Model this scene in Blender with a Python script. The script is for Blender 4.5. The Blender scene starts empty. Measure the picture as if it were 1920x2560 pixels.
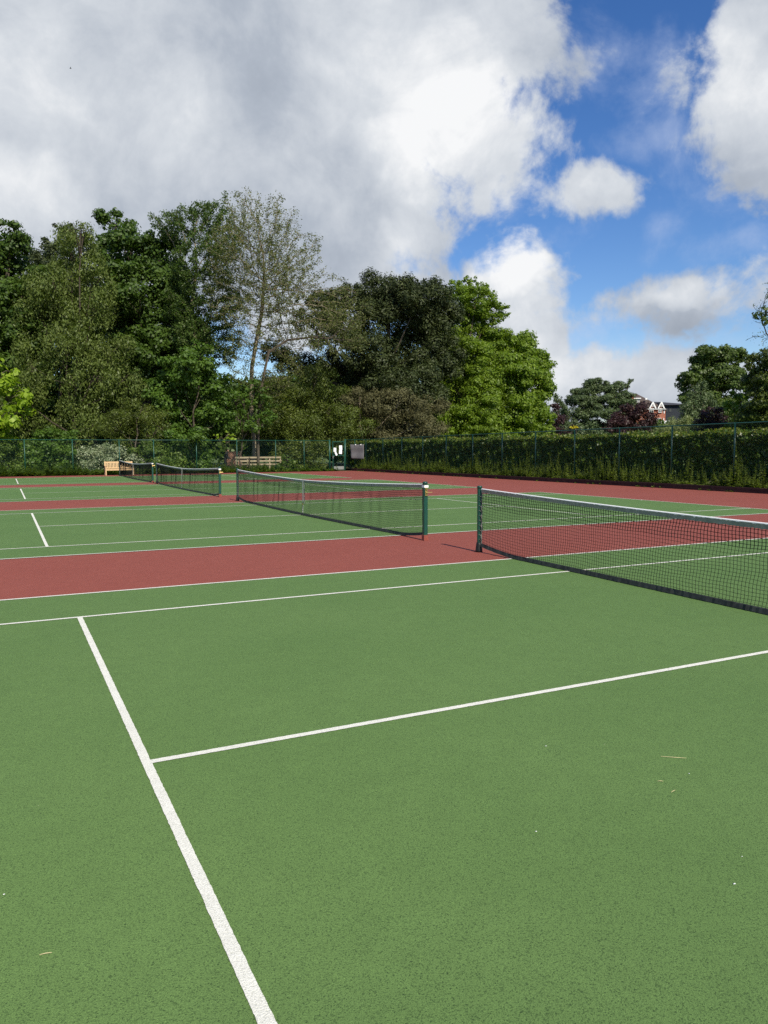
import bpy, math, random
import numpy as np
from mathutils import Matrix, Vector

scene = bpy.context.scene
COL = scene.collection
PI = math.pi
rnd = random.Random(7)

# ------------------------------------------------------------------ camera
CAM = np.array([-7.00814, -4.20229, 1.69863])
CR = np.array([0.896028, -0.443980, -0.004030])
CU = np.array([0.039652, 0.070976, 0.996690])
CF = np.array([0.442224, 0.893221, -0.081201])
FPX = 1915.69


def at(u, v, D):
    """world point seen at (u, v) of the 1920x2560 photo, D metres ahead"""
    return CAM + D * (CF + CR * (u - 960) / FPX - CU * (v - 1280) / FPX)


def aty(u, v, Y):
    d = CF + CR * (u - 960) / FPX - CU * (v - 1280) / FPX
    return CAM + d * (Y - CAM[1]) / d[1]


cd = bpy.data.cameras.new('camera')
cam = bpy.data.objects.new('camera', cd)
COL.objects.link(cam)
M = Matrix(((CR[0], CU[0], -CF[0], CAM[0]), (CR[1], CU[1], -CF[1], CAM[1]),
            (CR[2], CU[2], -CF[2], CAM[2]), (0, 0, 0, 1)))
cam.matrix_world = M
cd.sensor_fit = 'VERTICAL'
cd.sensor_height = 32.0
cd.sensor_width = 24.0
cd.lens = FPX * 32.0 / 2560
cd.clip_start = 0.05
cd.clip_end = 4000
scene.camera = cam

# ------------------------------------------------------------------ helpers


def tag(o, label=None, cat=None, group=None, kind=None):
    if label: o['label'] = label
    if cat: o['category'] = cat
    if group: o['group'] = group
    if kind: o['kind'] = kind
    return o


def empty(name, loc, rz=0.0):
    o = bpy.data.objects.new(name, None)
    COL.objects.link(o)
    o.location = loc
    o.rotation_euler = (0, 0, rz)
    o.empty_display_size = 0.2
    return o


class MB:
    """collects boxes, tubes and loose faces into one mesh"""

    def __init__(s):
        s.v = []; s.f = []; s.n = 0

    def add(s, verts, faces):
        verts = np.asarray(verts, dtype=np.float64).reshape(-1, 3)
        n = s.n
        s.v.append(verts)
        s.f += [tuple(i + n for i in f) for f in faces]
        s.n += len(verts)
        return s

    def box(s, x0, x1, y0, y1, z0, z1):
        v = [(x0, y0, z0), (x1, y0, z0), (x1, y1, z0), (x0, y1, z0),
             (x0, y0, z1), (x1, y0, z1), (x1, y1, z1), (x0, y1, z1)]
        return s.add(v, [(3, 2, 1, 0), (4, 5, 6, 7), (0, 1, 5, 4), (1, 2, 6, 5), (2, 3, 7, 6), (3, 0, 4, 7)])

    def bar(s, a, b, w, h):
        """rectangular bar from a to b, w across, h up"""
        a = np.array(a, float); b = np.array(b, float)
        d = b - a; d /= np.linalg.norm(d)
        up = np.array([0, 0, 1.0])
        if abs(d @ up) > .95: up = np.array([0, 1.0, 0])
        r = np.cross(d, up); r /= np.linalg.norm(r); u = np.cross(r, d)
        v = []
        for p in (a, b):
            for i, j in ((-1, -1), (1, -1), (1, 1), (-1, 1)):
                v.append(p + r * i * w / 2 + u * j * h / 2)
        return s.add(v, [(0, 1, 2, 3), (7, 6, 5, 4), (0, 4, 5, 1), (1, 5, 6, 2), (2, 6, 7, 3), (3, 7, 4, 0)])

    def tube(s, pts, rad, n=8, caps=True):
        pts = np.asarray(pts, float)
        m = len(pts)
        if np.isscalar(rad): rad = [rad] * m
        vs = []
        prev = None
        for i in range(m):
            d = pts[min(i + 1, m - 1)] - pts[max(i - 1, 0)]
            L = np.linalg.norm(d)
            d = d / L if L > 1e-9 else np.array([0, 0, 1.0])
            if prev is None:
                a = np.array([1.0, 0, 0]) if abs(d[0]) < .8 else np.array([0, 1.0, 0])
            else:
                a = prev
            r = a - d * (a @ d); r /= np.linalg.norm(r); prev = r
            t = np.cross(d, r)
            for k in range(n):
                c = 2 * PI * k / n
                vs.append(pts[i] + rad[i] * (math.cos(c) * r + math.sin(c) * t))
        fs = []
        for i in range(m - 1):
            for k in range(n):
                k2 = (k + 1) % n
                fs.append((i * n + k, i * n + k2, (i + 1) * n + k2, (i + 1) * n + k))
        if caps:
            fs.append(tuple(range(n - 1, -1, -1)))
            fs.append(tuple(range((m - 1) * n, m * n)))
        return s.add(vs, fs)

    def lathe(s, c, prof, n=16):
        """prof: list of (r, z)"""
        c = np.array(c, float)
        return s.tube([c + (0, 0, z) for r, z in prof], [max(r, 1e-4) for r, z in prof], n)

    def build(s, name, mat, parent=None, smooth=False, bevel=0):
        me = bpy.data.meshes.new(name)
        me.from_pydata(np.concatenate(s.v).tolist(), [], s.f)
        if smooth:
            me.polygons.foreach_set('use_smooth', [True] * len(me.polygons))
        me.materials.append(mat)
        me.update()
        o = bpy.data.objects.new(name, me)
        COL.objects.link(o)
        if parent: o.parent = parent
        if bevel:
            m = o.modifiers.new('bevel', 'BEVEL'); m.width = bevel; m.segments = 2
            m.limit_method = 'ANGLE'
        return o


def fast_mesh(name, V, k, mat, parent=None):
    """V: (nfaces*k, 3) vertices of separate k-gons"""
    V = np.asarray(V, dtype=np.float32).reshape(-1, 3)
    nf = len(V) // k
    me = bpy.data.meshes.new(name)
    me.vertices.add(len(V)); me.vertices.foreach_set('co', V.ravel())
    me.loops.add(len(V)); me.loops.foreach_set('vertex_index', np.arange(len(V), dtype=np.int32))
    me.polygons.add(nf); me.polygons.foreach_set('loop_start', np.arange(0, len(V), k, dtype=np.int32))
    me.update(calc_edges=True)
    me.materials.append(mat)
    o = bpy.data.objects.new(name, me)
    COL.objects.link(o)
    if parent: o.parent = parent
    return o


# ------------------------------------------------------------------ materials
def newmat(name):
    m = bpy.data.materials.new(name); m.use_nodes = True
    nt = m.node_tree
    b = nt.nodes['Principled BSDF']
    return m, nt, b


def node(nt, typ, **kw):
    n = nt.nodes.new(typ)
    for k, v in kw.items():
        if k == 'op': n.operation = v
        elif hasattr(n, k): setattr(n, k, v)
    return n


def ramp(nt, stops, interp='LINEAR'):
    r = nt.nodes.new('ShaderNodeValToRGB')
    r.color_ramp.interpolation = interp
    e = r.color_ramp.elements
    while len(e) < len(stops): e.new(0.5)
    for i, (p, c) in enumerate(stops):
        e[i].position = p
        e[i].color = (*c, 1) if len(c) == 3 else c
    return r


def noise(nt, scale, detail=3, rough=.5, co=None, dist=0):
    n = nt.nodes.new('ShaderNodeTexNoise')
    n.inputs['Scale'].default_value = scale
    n.inputs['Detail'].default_value = detail
    n.inputs['Roughness'].default_value = rough
    n.inputs['Distortion'].default_value = dist
    if co is not None: nt.links.new(co, n.inputs['Vector'])
    return n


def mixc(nt, fac, a, b, mode='MIX'):
    m = nt.nodes.new('ShaderNodeMix'); m.data_type = 'RGBA'; m.blend_type = mode
    for sock, val in ((m.inputs[0], fac), (m.inputs[6], a), (m.inputs[7], b)):
        if isinstance(val, (int, float)): sock.default_value = val
        elif isinstance(val, tuple): sock.default_value = (*val, 1) if len(val) == 3 else val
        else: nt.links.new(val, sock)
    return m.outputs[2]


def math_(nt, op, a, b=None, c=None, clamp=False):
    m = nt.nodes.new('ShaderNodeMath'); m.operation = op; m.use_clamp = clamp
    for i, val in enumerate((a, b, c)):
        if val is None: continue
        if isinstance(val, (int, float)): m.inputs[i].default_value = val
        else: nt.links.new(val, m.inputs[i])
    return m.outputs[0]


def simple(name, col, rough=.6, var=.15, scale=8, spec=.3, metal=0, bump=0, col2=None, space='Object'):
    m, nt, b = newmat(name)
    tc = node(nt, 'ShaderNodeTexCoord')
    n = noise(nt, scale, 5, .6, tc.outputs[space])
    lo = tuple(c * (1 - var) for c in col) if col2 is None else col2
    hi = tuple(min(1, c * (1 + var)) for c in col) if col2 is None else col
    r = ramp(nt, [(.3, lo), (.7, hi)])
    nt.links.new(n.outputs['Fac'], r.inputs['Fac'])
    nt.links.new(r.outputs['Color'], b.inputs['Base Color'])
    b.inputs['Roughness'].default_value = rough
    b.inputs['Specular IOR Level'].default_value = spec
    b.inputs['Metallic'].default_value = metal
    if bump:
        bp = node(nt, 'ShaderNodeBump'); bp.inputs['Strength'].default_value = bump
        bp.inputs['Distance'].default_value = .01
        nt.links.new(n.outputs['Fac'], bp.inputs['Height'])
        nt.links.new(bp.outputs['Normal'], b.inputs['Normal'])
    return m


def macadam(name, base, pit, light, line=False):
    """painted open-textured tarmac: rounded grains with open pits between"""
    m, nt, b = newmat(name)
    tc = node(nt, 'ShaderNodeTexCoord'); co = tc.outputs['Object']
    g = noise(nt, 165, 3, .66, co, .4)         # about 8 mm grain
    pitr = ramp(nt, [(.35, (0, 0, 0)), (.50, (1, 1, 1))])
    nt.links.new(g.outputs['Fac'], pitr.inputs['Fac'])
    f = noise(nt, 330, 2, .6, co)                 # sand in the paint
    big = noise(nt, .55, 4, .6, co, .3)           # wear patches
    mid = noise(nt, 6, 4, .65, co)
    bigr = ramp(nt, [(.3, (0, 0, 0)), (.7, (1, 1, 1))])
    nt.links.new(big.outputs['Fac'], bigr.inputs['Fac'])
    midr = ramp(nt, [(.35, (.95, .95, .95)), (.65, (1.04, 1.04, 1.04))])
    nt.links.new(mid.outputs['Fac'], midr.inputs['Fac'])
    c0 = mixc(nt, bigr.outputs['Color'], base, light)
    c0 = mixc(nt, 1.0, c0, midr.outputs['Color'], 'MULTIPLY')
    fr = ramp(nt, [(.3, (.86, .86, .86)), (.7, (1.12, 1.12, 1.12))])
    nt.links.new(f.outputs['Fac'], fr.inputs['Fac'])
    c0 = mixc(nt, 1.0, c0, fr.outputs['Color'], 'MULTIPLY')
    c1 = mixc(nt, pitr.outputs['Color'], pit, c0)  # pits coloured darker, painting in the shade between the grains
    if not line:
        # pale scraps of seed and grit, dark specks of leaf litter
        vo = node(nt, 'ShaderNodeTexVoronoi'); vo.inputs['Scale'].default_value = 2.6
        vo.inputs['Randomness'].default_value = 1
        nt.links.new(co, vo.inputs['Vector'])
        s = ramp(nt, [(.0, (1, 1, 1)), (.012, (0, 0, 0))])
        nt.links.new(vo.outputs['Distance'], s.inputs['Fac'])
        c1 = mixc(nt, s.outputs['Color'], c1, (.42, .42, .30))
        vd = node(nt, 'ShaderNodeTexVoronoi'); vd.inputs['Scale'].default_value = .9
        nt.links.new(co, vd.inputs['Vector'])
        s2 = ramp(nt, [(.0, (1, 1, 1)), (.011, (0, 0, 0))])
        nt.links.new(vd.outputs['Distance'], s2.inputs['Fac'])
        c1 = mixc(nt, s2.outputs['Color'], c1, (.06, .05, .03))
    nt.links.new(c1, b.inputs['Base Color'])
    b.inputs['Roughness'].default_value = .85
    b.inputs['Specular IOR Level'].default_value = .25
    if not line:
        b.inputs['Sheen Weight'].default_value = .26; b.inputs['Sheen Roughness'].default_value = .32
        b.inputs['Sheen Tint'].default_value = (*[min(1, c * 3.2) for c in light], 1)
    h = math_(nt, 'ADD', math_(nt, 'MULTIPLY', g.outputs['Fac'], 1.0), math_(nt, 'MULTIPLY', f.outputs['Fac'], .25))
    bp = node(nt, 'ShaderNodeBump')
    bp.inputs['Strength'].default_value = .55 if not line else .5
    bp.inputs['Distance'].default_value = .012
    nt.links.new(h, bp.inputs['Height'])
    nt.links.new(bp.outputs['Normal'], b.inputs['Normal'])
    return m


def leafmat(name, c1, c2, c3=None, trans=.3, rough=.5, spec=.35, big=.6):
    m, nt, b = newmat(name)
    geo = node(nt, 'ShaderNodeNewGeometry')
    tc = node(nt, 'ShaderNodeTexCoord')
    if c3 is None: c3 = c2
    r = ramp(nt, [(0, c1), (.6, c2), (1, c3)])
    n = noise(nt, big, 3, .5, tc.outputs['Object'])
    f = math_(nt, 'ADD', math_(nt, 'MULTIPLY', geo.outputs['Random Per Island'], .7),
              math_(nt, 'MULTIPLY', math_(nt, 'SUBTRACT', n.outputs['Fac'], .35), 1.0), clamp=True)
    nt.links.new(f, r.inputs['Fac'])
    nt.links.new(r.outputs['Color'], b.inputs['Base Color'])
    b.inputs['Roughness'].default_value = rough
    b.inputs['Specular IOR Level'].default_value = spec
    t = node(nt, 'ShaderNodeBsdfTranslucent')
    tcol = mixc(nt, 1.0, r.outputs['Color'], (1.5, 1.7, .5), 'MULTIPLY')
    nt.links.new(tcol, t.inputs['Color'])
    mx = node(nt, 'ShaderNodeMixShader'); mx.inputs[0].default_value = trans
    nt.links.new(b.outputs[0], mx.inputs[1]); nt.links.new(t.outputs[0], mx.inputs[2])
    nt.links.new(mx.outputs[0], nt.nodes['Material Output'].inputs['Surface'])
    return m


GREEN = (.104, .186, .052); GREEN_L = (.122, .208, .061)
RED = (.275, .073, .052); RED_L = (.298, .083, .060)
M_green = macadam('green_court_paint', GREEN, (.028, .060, .018), GREEN_L)
M_red = macadam('red_surround_paint', RED, (.12, .035, .028), RED_L)
M_line = macadam('white_line_paint', (.80, .79, .70), (.56, .56, .47), (.84, .83, .74), line=True)
M_postg = simple('dark_green_post_paint', (.006, .056, .039), .35, .2, 20, .5)
M_postk = simple('black_post_shoe', (.012, .014, .014), .5, .3, 20)
M_fence = simple('green_fence_coating', (.010, .066, .044), .4, .2, 10, .5)
M_wire = simple('green_wire_coating', (.008, .045, .032), .5, .2, 3, .4)
M_cord = simple('black_net_cord', (.012, .013, .012), .8, .3, 40, .2)
M_band = simple('weathered_white_headband', (.38, .37, .29), .85, .1, 14, .05, col2=(.23, .23, .175))
M_strap = simple('grey_centre_strap', (.5, .5, .46), .7, .15, 30, .2)
M_tape = simple('black_bottom_tape', (.03, .034, .032), .7, .5, 12, .3)
M_lace = simple('worn_grey_lacing', (.30, .30, .25), .8, .1, 25, .2, col2=(.03, .035, .03))
M_brass = simple('brass_winder', (.45, .33, .13), .35, .15, 30, .5, metal=.8)
M_white = simple('white_webbing', (.85, .85, .83), .6, .04, 30)
M_teak = simple('pale_teak', (.62, .43, .23), .6, .16, 14, .3)
M_railw = simple('weathered_pale_timber', (.31, .26, .17), .8, .2, 6, .2)
M_sleeper = simple('dark_stained_sleeper', (.040, .018, .016), .75, .45, 5, .3, bump=.4)
M_paper = simple('white_paper', (.82, .83, .85), .6, .03, 10)
M_tarp = simple('grey_woven_sheet', (.13, .125, .13), .6, .12, 5, .4, bump=.3)
M_tin = simple('grey_kick_board', (.22, .23, .22), .6, .1, 6)
M_soil = simple('bank_soil', (.085, .075, .04), .95, .4, 3, .1, bump=.5)
M_grass = simple('rough_grass', (.075, .11, .03), .9, .4, 1.2, .1)
M_path = simple('worn_earth_path', (.25, .19, .13), .95, .2, 2, .1)


def barkmat(name, a, b_, scale=9):
    m, nt, b = newmat(name)
    tc = node(nt, 'ShaderNodeTexCoord')
    mp = node(nt, 'ShaderNodeMapping'); mp.inputs['Scale'].default_value = (1, 1, .25)
    nt.links.new(tc.outputs['Object'], mp.inputs['Vector'])
    n = noise(nt, scale, 6, .65, mp.outputs['Vector'], .4)
    r = ramp(nt, [(.35, a), (.65, b_)])
    nt.links.new(n.outputs['Fac'], r.inputs['Fac'])
    nt.links.new(r.outputs['Color'], b.inputs['Base Color'])
    b.inputs['Roughness'].default_value = .9
    b.inputs['Specular IOR Level'].default_value = .15
    bp = node(nt, 'ShaderNodeBump'); bp.inputs['Strength'].default_value = .6; bp.inputs['Distance'].default_value = .03
    nt.links.new(n.outputs['Fac'], bp.inputs['Height']); nt.links.new(bp.outputs['Normal'], b.inputs['Normal'])
    return m


M_bark = barkmat('grey_brown_bark', (.045, .036, .027), (.115, .095, .07))
M_barkpale = barkmat('pale_ash_bark', (.16, .13, .09), (.36, .30, .21))
M_bark2 = barkmat('mid_grey_bark', (.12, .10, .068), (.30, .25, .17))
M_barkdark = barkmat('dark_twig_bark', (.035, .028, .022), (.08, .065, .05))

# ------------------------------------------------------------------ world: sky and clouds
SUN_EL = math.radians(42)
SUN_AZ = math.radians(-91.0)           # direction towards the sun, in the x-y plane
world = bpy.data.worlds.new('World'); scene.world = world
world.use_nodes = True
nt = world.node_tree
bg = nt.nodes['Background']
sky = node(nt, 'ShaderNodeTexSky'); sky.sky_type = 'NISHITA'; sky.sun_disc = False
sky.sun_elevation = SUN_EL
sky.sun_rotation = math.radians(90) - SUN_AZ
sky.air_density = 1.0; sky.dust_density = .35; sky.ozone_density = 2.5
tc = node(nt, 'ShaderNodeTexCoord'); D = tc.outputs['Generated']
sep = node(nt, 'ShaderNodeSeparateXYZ'); nt.links.new(D, sep.inputs[0])
az = math_(nt, 'ARCTAN2', sep.outputs['Y'], sep.outputs['X'])
el = math_(nt, 'ARCSINE', sep.outputs['Z'])


def azel(u, v):
    d = CF + CR * (u - 960) / FPX - CU * (v - 1280) / FPX
    d = d / np.linalg.norm(d)
    return math.atan2(d[1], d[0]), math.asin(d[2])


# wander the cloud edges with noise before testing the shapes
w1 = noise(nt, 5.0, 5, .6, D)
w2 = noise(nt, 5.0, 5, .6, D); w2.noise_dimensions = '4D'; w2.inputs['W'].default_value = 5.3
azw = math_(nt, 'ADD', az, math_(nt, 'MULTIPLY', math_(nt, 'SUBTRACT', w1.outputs['Fac'], .5), .16))
elw = math_(nt, 'ADD', el, math_(nt, 'MULTIPLY', math_(nt, 'SUBTRACT', w2.outputs['Fac'], .5), .13))


def blob(u, v, ru, rv, amp, a=azw, e=elw):
    """amp*(1-r^2), clipped below at -amp"""
    A, E = azel(u, v)
    ra = ru / FPX / math.cos(E); re = rv / FPX
    dx = math_(nt, 'DIVIDE', math_(nt, 'SUBTRACT', a, A), ra)
    dy = math_(nt, 'DIVIDE', math_(nt, 'SUBTRACT', e, E), re)
    r2 = math_(nt, 'ADD', math_(nt, 'MULTIPLY', dx, dx), math_(nt, 'MULTIPLY', dy, dy))
    return math_(nt, 'MULTIPLY', math_(nt, 'MAXIMUM', math_(nt, 'SUBTRACT', 1.0, r2), -1.0), amp)


def blobs(lst, smooth=.25):
    o = None
    for b_ in lst:
        x = blob(*b_)
        o = x if o is None else math_(nt, 'SMOOTH_MAX', o, x, smooth)
    return o


COVER = [(300, 200, 950, 560, 1.6), (1060, 120, 330, 330, 1.1), (1180, 360, 250, 130, .9), (680, 620, 330, 230, 1.2),
         (1060, 730, 140, 90, .8), (1270, 740, 120, 170, .9), (1330, 880, 100, 120, .8),
         (1420, 492, 140, 78, .72), (1335, 530, 60, 34, .4), (1900, 190, 135, 230, .8), (1925, 400, 95, 130, .8),
         (1690, 780, 140, 105, 1.0), (1820, 770, 120, 55, .7), (1530, 790, 190, 44, .4), (1880, 760, 160, 90, .7),
         (1650, 975, 650, 105, .9), (100, 520, 350, 260, .9),
         # overhead and behind the camera
         (-1500, 300, 700, 500, .8), (-3200, 400, 600, 500, .8), (3600, 300, 700, 400, .8)]
VEIL = [(1500, 120, 170, 130, .18), (1560, 340, 160, 60, .34), (1350, 600, 90, 60, .30), (1120, 500, 90, 40, .3), (1640, 590, 80, 60, .22),
        (1200, 470, 280, 150, .30), (1800, 640, 200, 50, .40), (1480, 830, 230, 40, .5), (1800, 850, 260, 50, .5),
        (1560, 900, 500, 60, .5), (1700, 450, 90, 160, .08)]
cov = blobs(COVER)
n1 = noise(nt, 3.2, 9, .56, D, .5)
n2 = noise(nt, 9.0, 9, .62, D, .3)
n5 = noise(nt, 30.0, 6, .6, D, .2)
nn = math_(nt, 'ADD', math_(nt, 'MULTIPLY', math_(nt, 'SUBTRACT', n1.outputs['Fac'], .5), 1.7),
           math_(nt, 'MULTIPLY', math_(nt, 'SUBTRACT', n2.outputs['Fac'], .5), 2.3))
dens = math_(nt, 'ADD', math_(nt, 'ADD', cov, nn), math_(nt, 'MULTIPLY', math_(nt, 'SUBTRACT', n5.outputs['Fac'], .5), .7))
mr = node(nt, 'ShaderNodeMapRange'); mr.interpolation_type = 'SMOOTHSTEP'
mr.inputs['From Min'].default_value = -.08; mr.inputs['From Max'].default_value = .52
nt.links.new(dens, mr.inputs['Value'])
alpha = mr.outputs['Result']
veil = blobs(VEIL, .1)
vd = math_(nt, 'ADD', veil, math_(nt, 'MULTIPLY', nn, .8))
mv = node(nt, 'ShaderNodeMapRange'); mv.interpolation_type = 'SMOOTHSTEP'
mv.inputs['From Min'].default_value = -.05; mv.inputs['From Max'].default_value = .8
mv.inputs['To Max'].default_value = .5
nt.links.new(vd, mv.inputs['Value'])
# how bright the cloud is: sunlit edges against thick grey middles
LIT = [(1150, 330, 260, 170, .95), (450, 330, 90, 60, .3), (250, 100, 120, 80, .25), (1000, 180, 240, 160, .3), (1270, 660, 80, 90, .95), (1010, 620, 70, 110, .4),
       (1480, 500, 130, 60, .35), (1830, 150, 130, 180, .5), (1640, 740, 80, 60, .35), (90, 480, 160, 90, .35),
       (420, 240, 120, 130, .35), (60, 150, 240, 160, .3), (1180, 500, 120, 60, .4), (1360, 880, 90, 90, .2), (1600, 950, 520, 90, .42), (1680, 750, 110, 55, .8)]
DARK = [(720, 620, 360, 170, .7), (620, 60, 150, 260, .45), (870, 460, 160, 260, .3), (1880, 500, 100, 70, .6),
        (1750, 845, 190, 40, .6), (1560, 730, 140, 50, .4), (980, 680, 250, 70, .5), (330, 520, 220, 130, .25)]
lit = math_(nt, 'MAXIMUM', blobs(LIT, .15), 0.0)
drk = math_(nt, 'MAXIMUM', blobs(DARK, .15), 0.0)
n3 = noise(nt, 4.0, 8, .6, D, .4)
n4 = noise(nt, 14.0, 8, .6, D, .3)
sh = math_(nt, 'ADD', math_(nt, 'MULTIPLY', math_(nt, 'SUBTRACT', n3.outputs['Fac'], .5), 1.25),
           math_(nt, 'MULTIPLY', math_(nt, 'SUBTRACT', n4.outputs['Fac'], .5), .6))
sh = math_(nt, 'ADD', sh, math_(nt, 'MULTIPLY', lit, .50))
sh = math_(nt, 'SUBTRACT', sh, math_(nt, 'MULTIPLY', drk, .40))
sh = math_(nt, 'ADD', sh, .55, clamp=True)
cc = ramp(nt, [(0, (.28, .32, .385)), (.4, (.405, .45, .52)), (.75, (.62, .655, .70)), (1, (.85, .86, .87))])
nt.links.new(sh, cc.inputs['Fac'])
# clear sky, then veil, then cumulus
hsv = node(nt, 'ShaderNodeHueSaturation'); hsv.inputs['Saturation'].default_value = 1.30
hsv.inputs['Hue'].default_value = .512
hsv.inputs['Value'].default_value = .118
nt.links.new(sky.outputs[0], hsv.inputs['Color'])
c = mixc(nt, mv.outputs['Result'], hsv.outputs[0], (.50, .58, .76))
c = mixc(nt, alpha, c, cc.outputs['Color'])
nt.links.new(c, bg.inputs['Color'])
bg.inputs['Strength'].default_value = 1.0

sd = bpy.data.lights.new('sun', 'SUN'); sun = bpy.data.objects.new('sun', sd); COL.objects.link(sun)
sd.energy = 5.0; sd.angle = math.radians(.53); sd.color = (1.0, .925, .76)
sv = Vector((math.cos(SUN_EL) * math.cos(SUN_AZ), math.cos(SUN_EL) * math.sin(SUN_AZ), math.sin(SUN_EL)))
sun.rotation_euler = sv.to_track_quat('Z', 'Y').to_euler()
sun.location = (0, -30, 40)

# ------------------------------------------------------------------ ground and courts
CY = [0.0, 14.627, 29.787, 43.800]
XR = 18.30                              # foot of the sleepers
YB = 52.35                              # far edge of the red surround


def sheet(name, x0, x1, y0, y1, z, mat):
    o = MB().add([(x0, y0, z), (x1, y0, z), (x1, y1, z), (x0, y1, z)], [(0, 1, 2, 3)]).build(name, mat)
    return tag(o, kind='structure')


sheet('ground', -900, 900, -900, 900, -.03, M_grass)
sheet('court_surround', -20, XR + .05, -14, YB + .25, 0, M_red)
for cy in CY:
    sheet('green_court', -11.885, 11.885, cy - 5.485, cy + 5.485, .004, M_green)


def markings(cy, fine):
    mb = MB(); r = random.Random(int(cy * 10) + 3)
    z = .008

    def strip(x0, x1, y0, y1):
        if not fine:
            mb.add([(x0, y0, z), (x1, y0, z), (x1, y1, z), (x0, y1, z)], [(0, 1, 2, 3)]); return
        alongx = (x1 - x0) > (y1 - y0)
        L = (x1 - x0) if alongx else (y1 - y0)
        n = int(L / .012)
        vs = []; fs = []
        ja = jb = 0
        for i in range(n + 1):
            t = i / n
            ja = ja * .35 + r.gauss(0, .0008); jb = jb * .35 + r.gauss(0, .0008)
            if alongx:
                x = x0 + L * t; vs += [(x, y0 + ja, z), (x, y1 + jb, z)]
            else:
                y = y0 + L * t; vs += [(x1 + ja, y, z), (x0 + jb, y, z)]
        for i in range(n):
            fs.append((2 * i, 2 * i + 2, 2 * i + 3, 2 * i + 1))
        mb.add(vs, fs)
    w = .05
    for s in (-1, 1):
        yo = cy + s * 5.485; yi = cy + s * 4.115
        strip(-11.885, 11.885, min(yo, yo - s * w), max(yo, yo - s * w))
        strip(-11.885 + w, 11.885 - w, min(yi, yi - s * w), max(yi, yi - s * w))
        xb = s * 11.885
        strip(min(xb, xb - s * w), max(xb, xb - s * w), cy - 5.485 + w, cy + 5.485 - w)
        xs = s * 6.40
        strip(min(xs, xs - s * w), max(xs, xs - s * w), cy - 4.115 + w, cy + 4.115 - w)
        cx = s * 11.835
        strip(min(cx, cx - s * .1), max(cx, cx - s * .1), cy - .025, cy + .025)
    strip(-6.35, 6.35, cy - .025, cy + .025)
    tag(mb.build('court_markings', M_line), kind='structure')


for i, cy in enumerate(CY): markings(cy, i == 0)

# ------------------------------------------------------------------ tennis nets


def strands(P, w):
    """P: (n_strands, n_pts, 3) polylines -> square-section cords"""
    A = P[:, :-1].reshape(-1, 3); B = P[:, 1:].reshape(-1, 3)
    W = np.broadcast_to(np.asarray(w).reshape(-1, 1), (P.shape[0], P.shape[1] - 1)).reshape(-1, 1) / 2
    d = B - A; d /= np.linalg.norm(d, axis=1, keepdims=True)
    X = np.tile([1.0, 0, 0], (len(A), 1)); Tn = np.cross(d, X); Tn /= np.linalg.norm(Tn, axis=1, keepdims=True)
    Nn = np.cross(Tn, d)
    q = [(Nn + Tn), (Nn - Tn), (-Nn - Tn), (-Nn + Tn)]
    faces = []
    for k in range(4):
        a, b = q[k] * W, q[(k + 1) % 4] * W
        faces.append(np.stack([A + a, B + a, B + b, A + b], 1))
    return np.concatenate(faces).reshape(-1, 3)


def nettop(y):
    a = abs(y) / 6.4
    return .915 + .135 * a ** 1.6


def netx(y, t, ph, fold):
    """sideways billow; t 0 at the ground, 1 at the cord"""
    b = math.sin(y * 1.9 + ph) * .018 + math.sin(y * 4.7 + 2 * ph) * .009
    low = -.05 - .05 * math.cos(y * .5)
    edge = min(1, (6.33 - abs(y)) / .8)
    fo = fold * .014 * math.sin(y * 9.5 + math.sin(y * 3) * 2)
    return edge * ((b + fo) * math.sin(PI * min(1, t * 1.05)) + low * (1 - t) ** 1.5)


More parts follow.
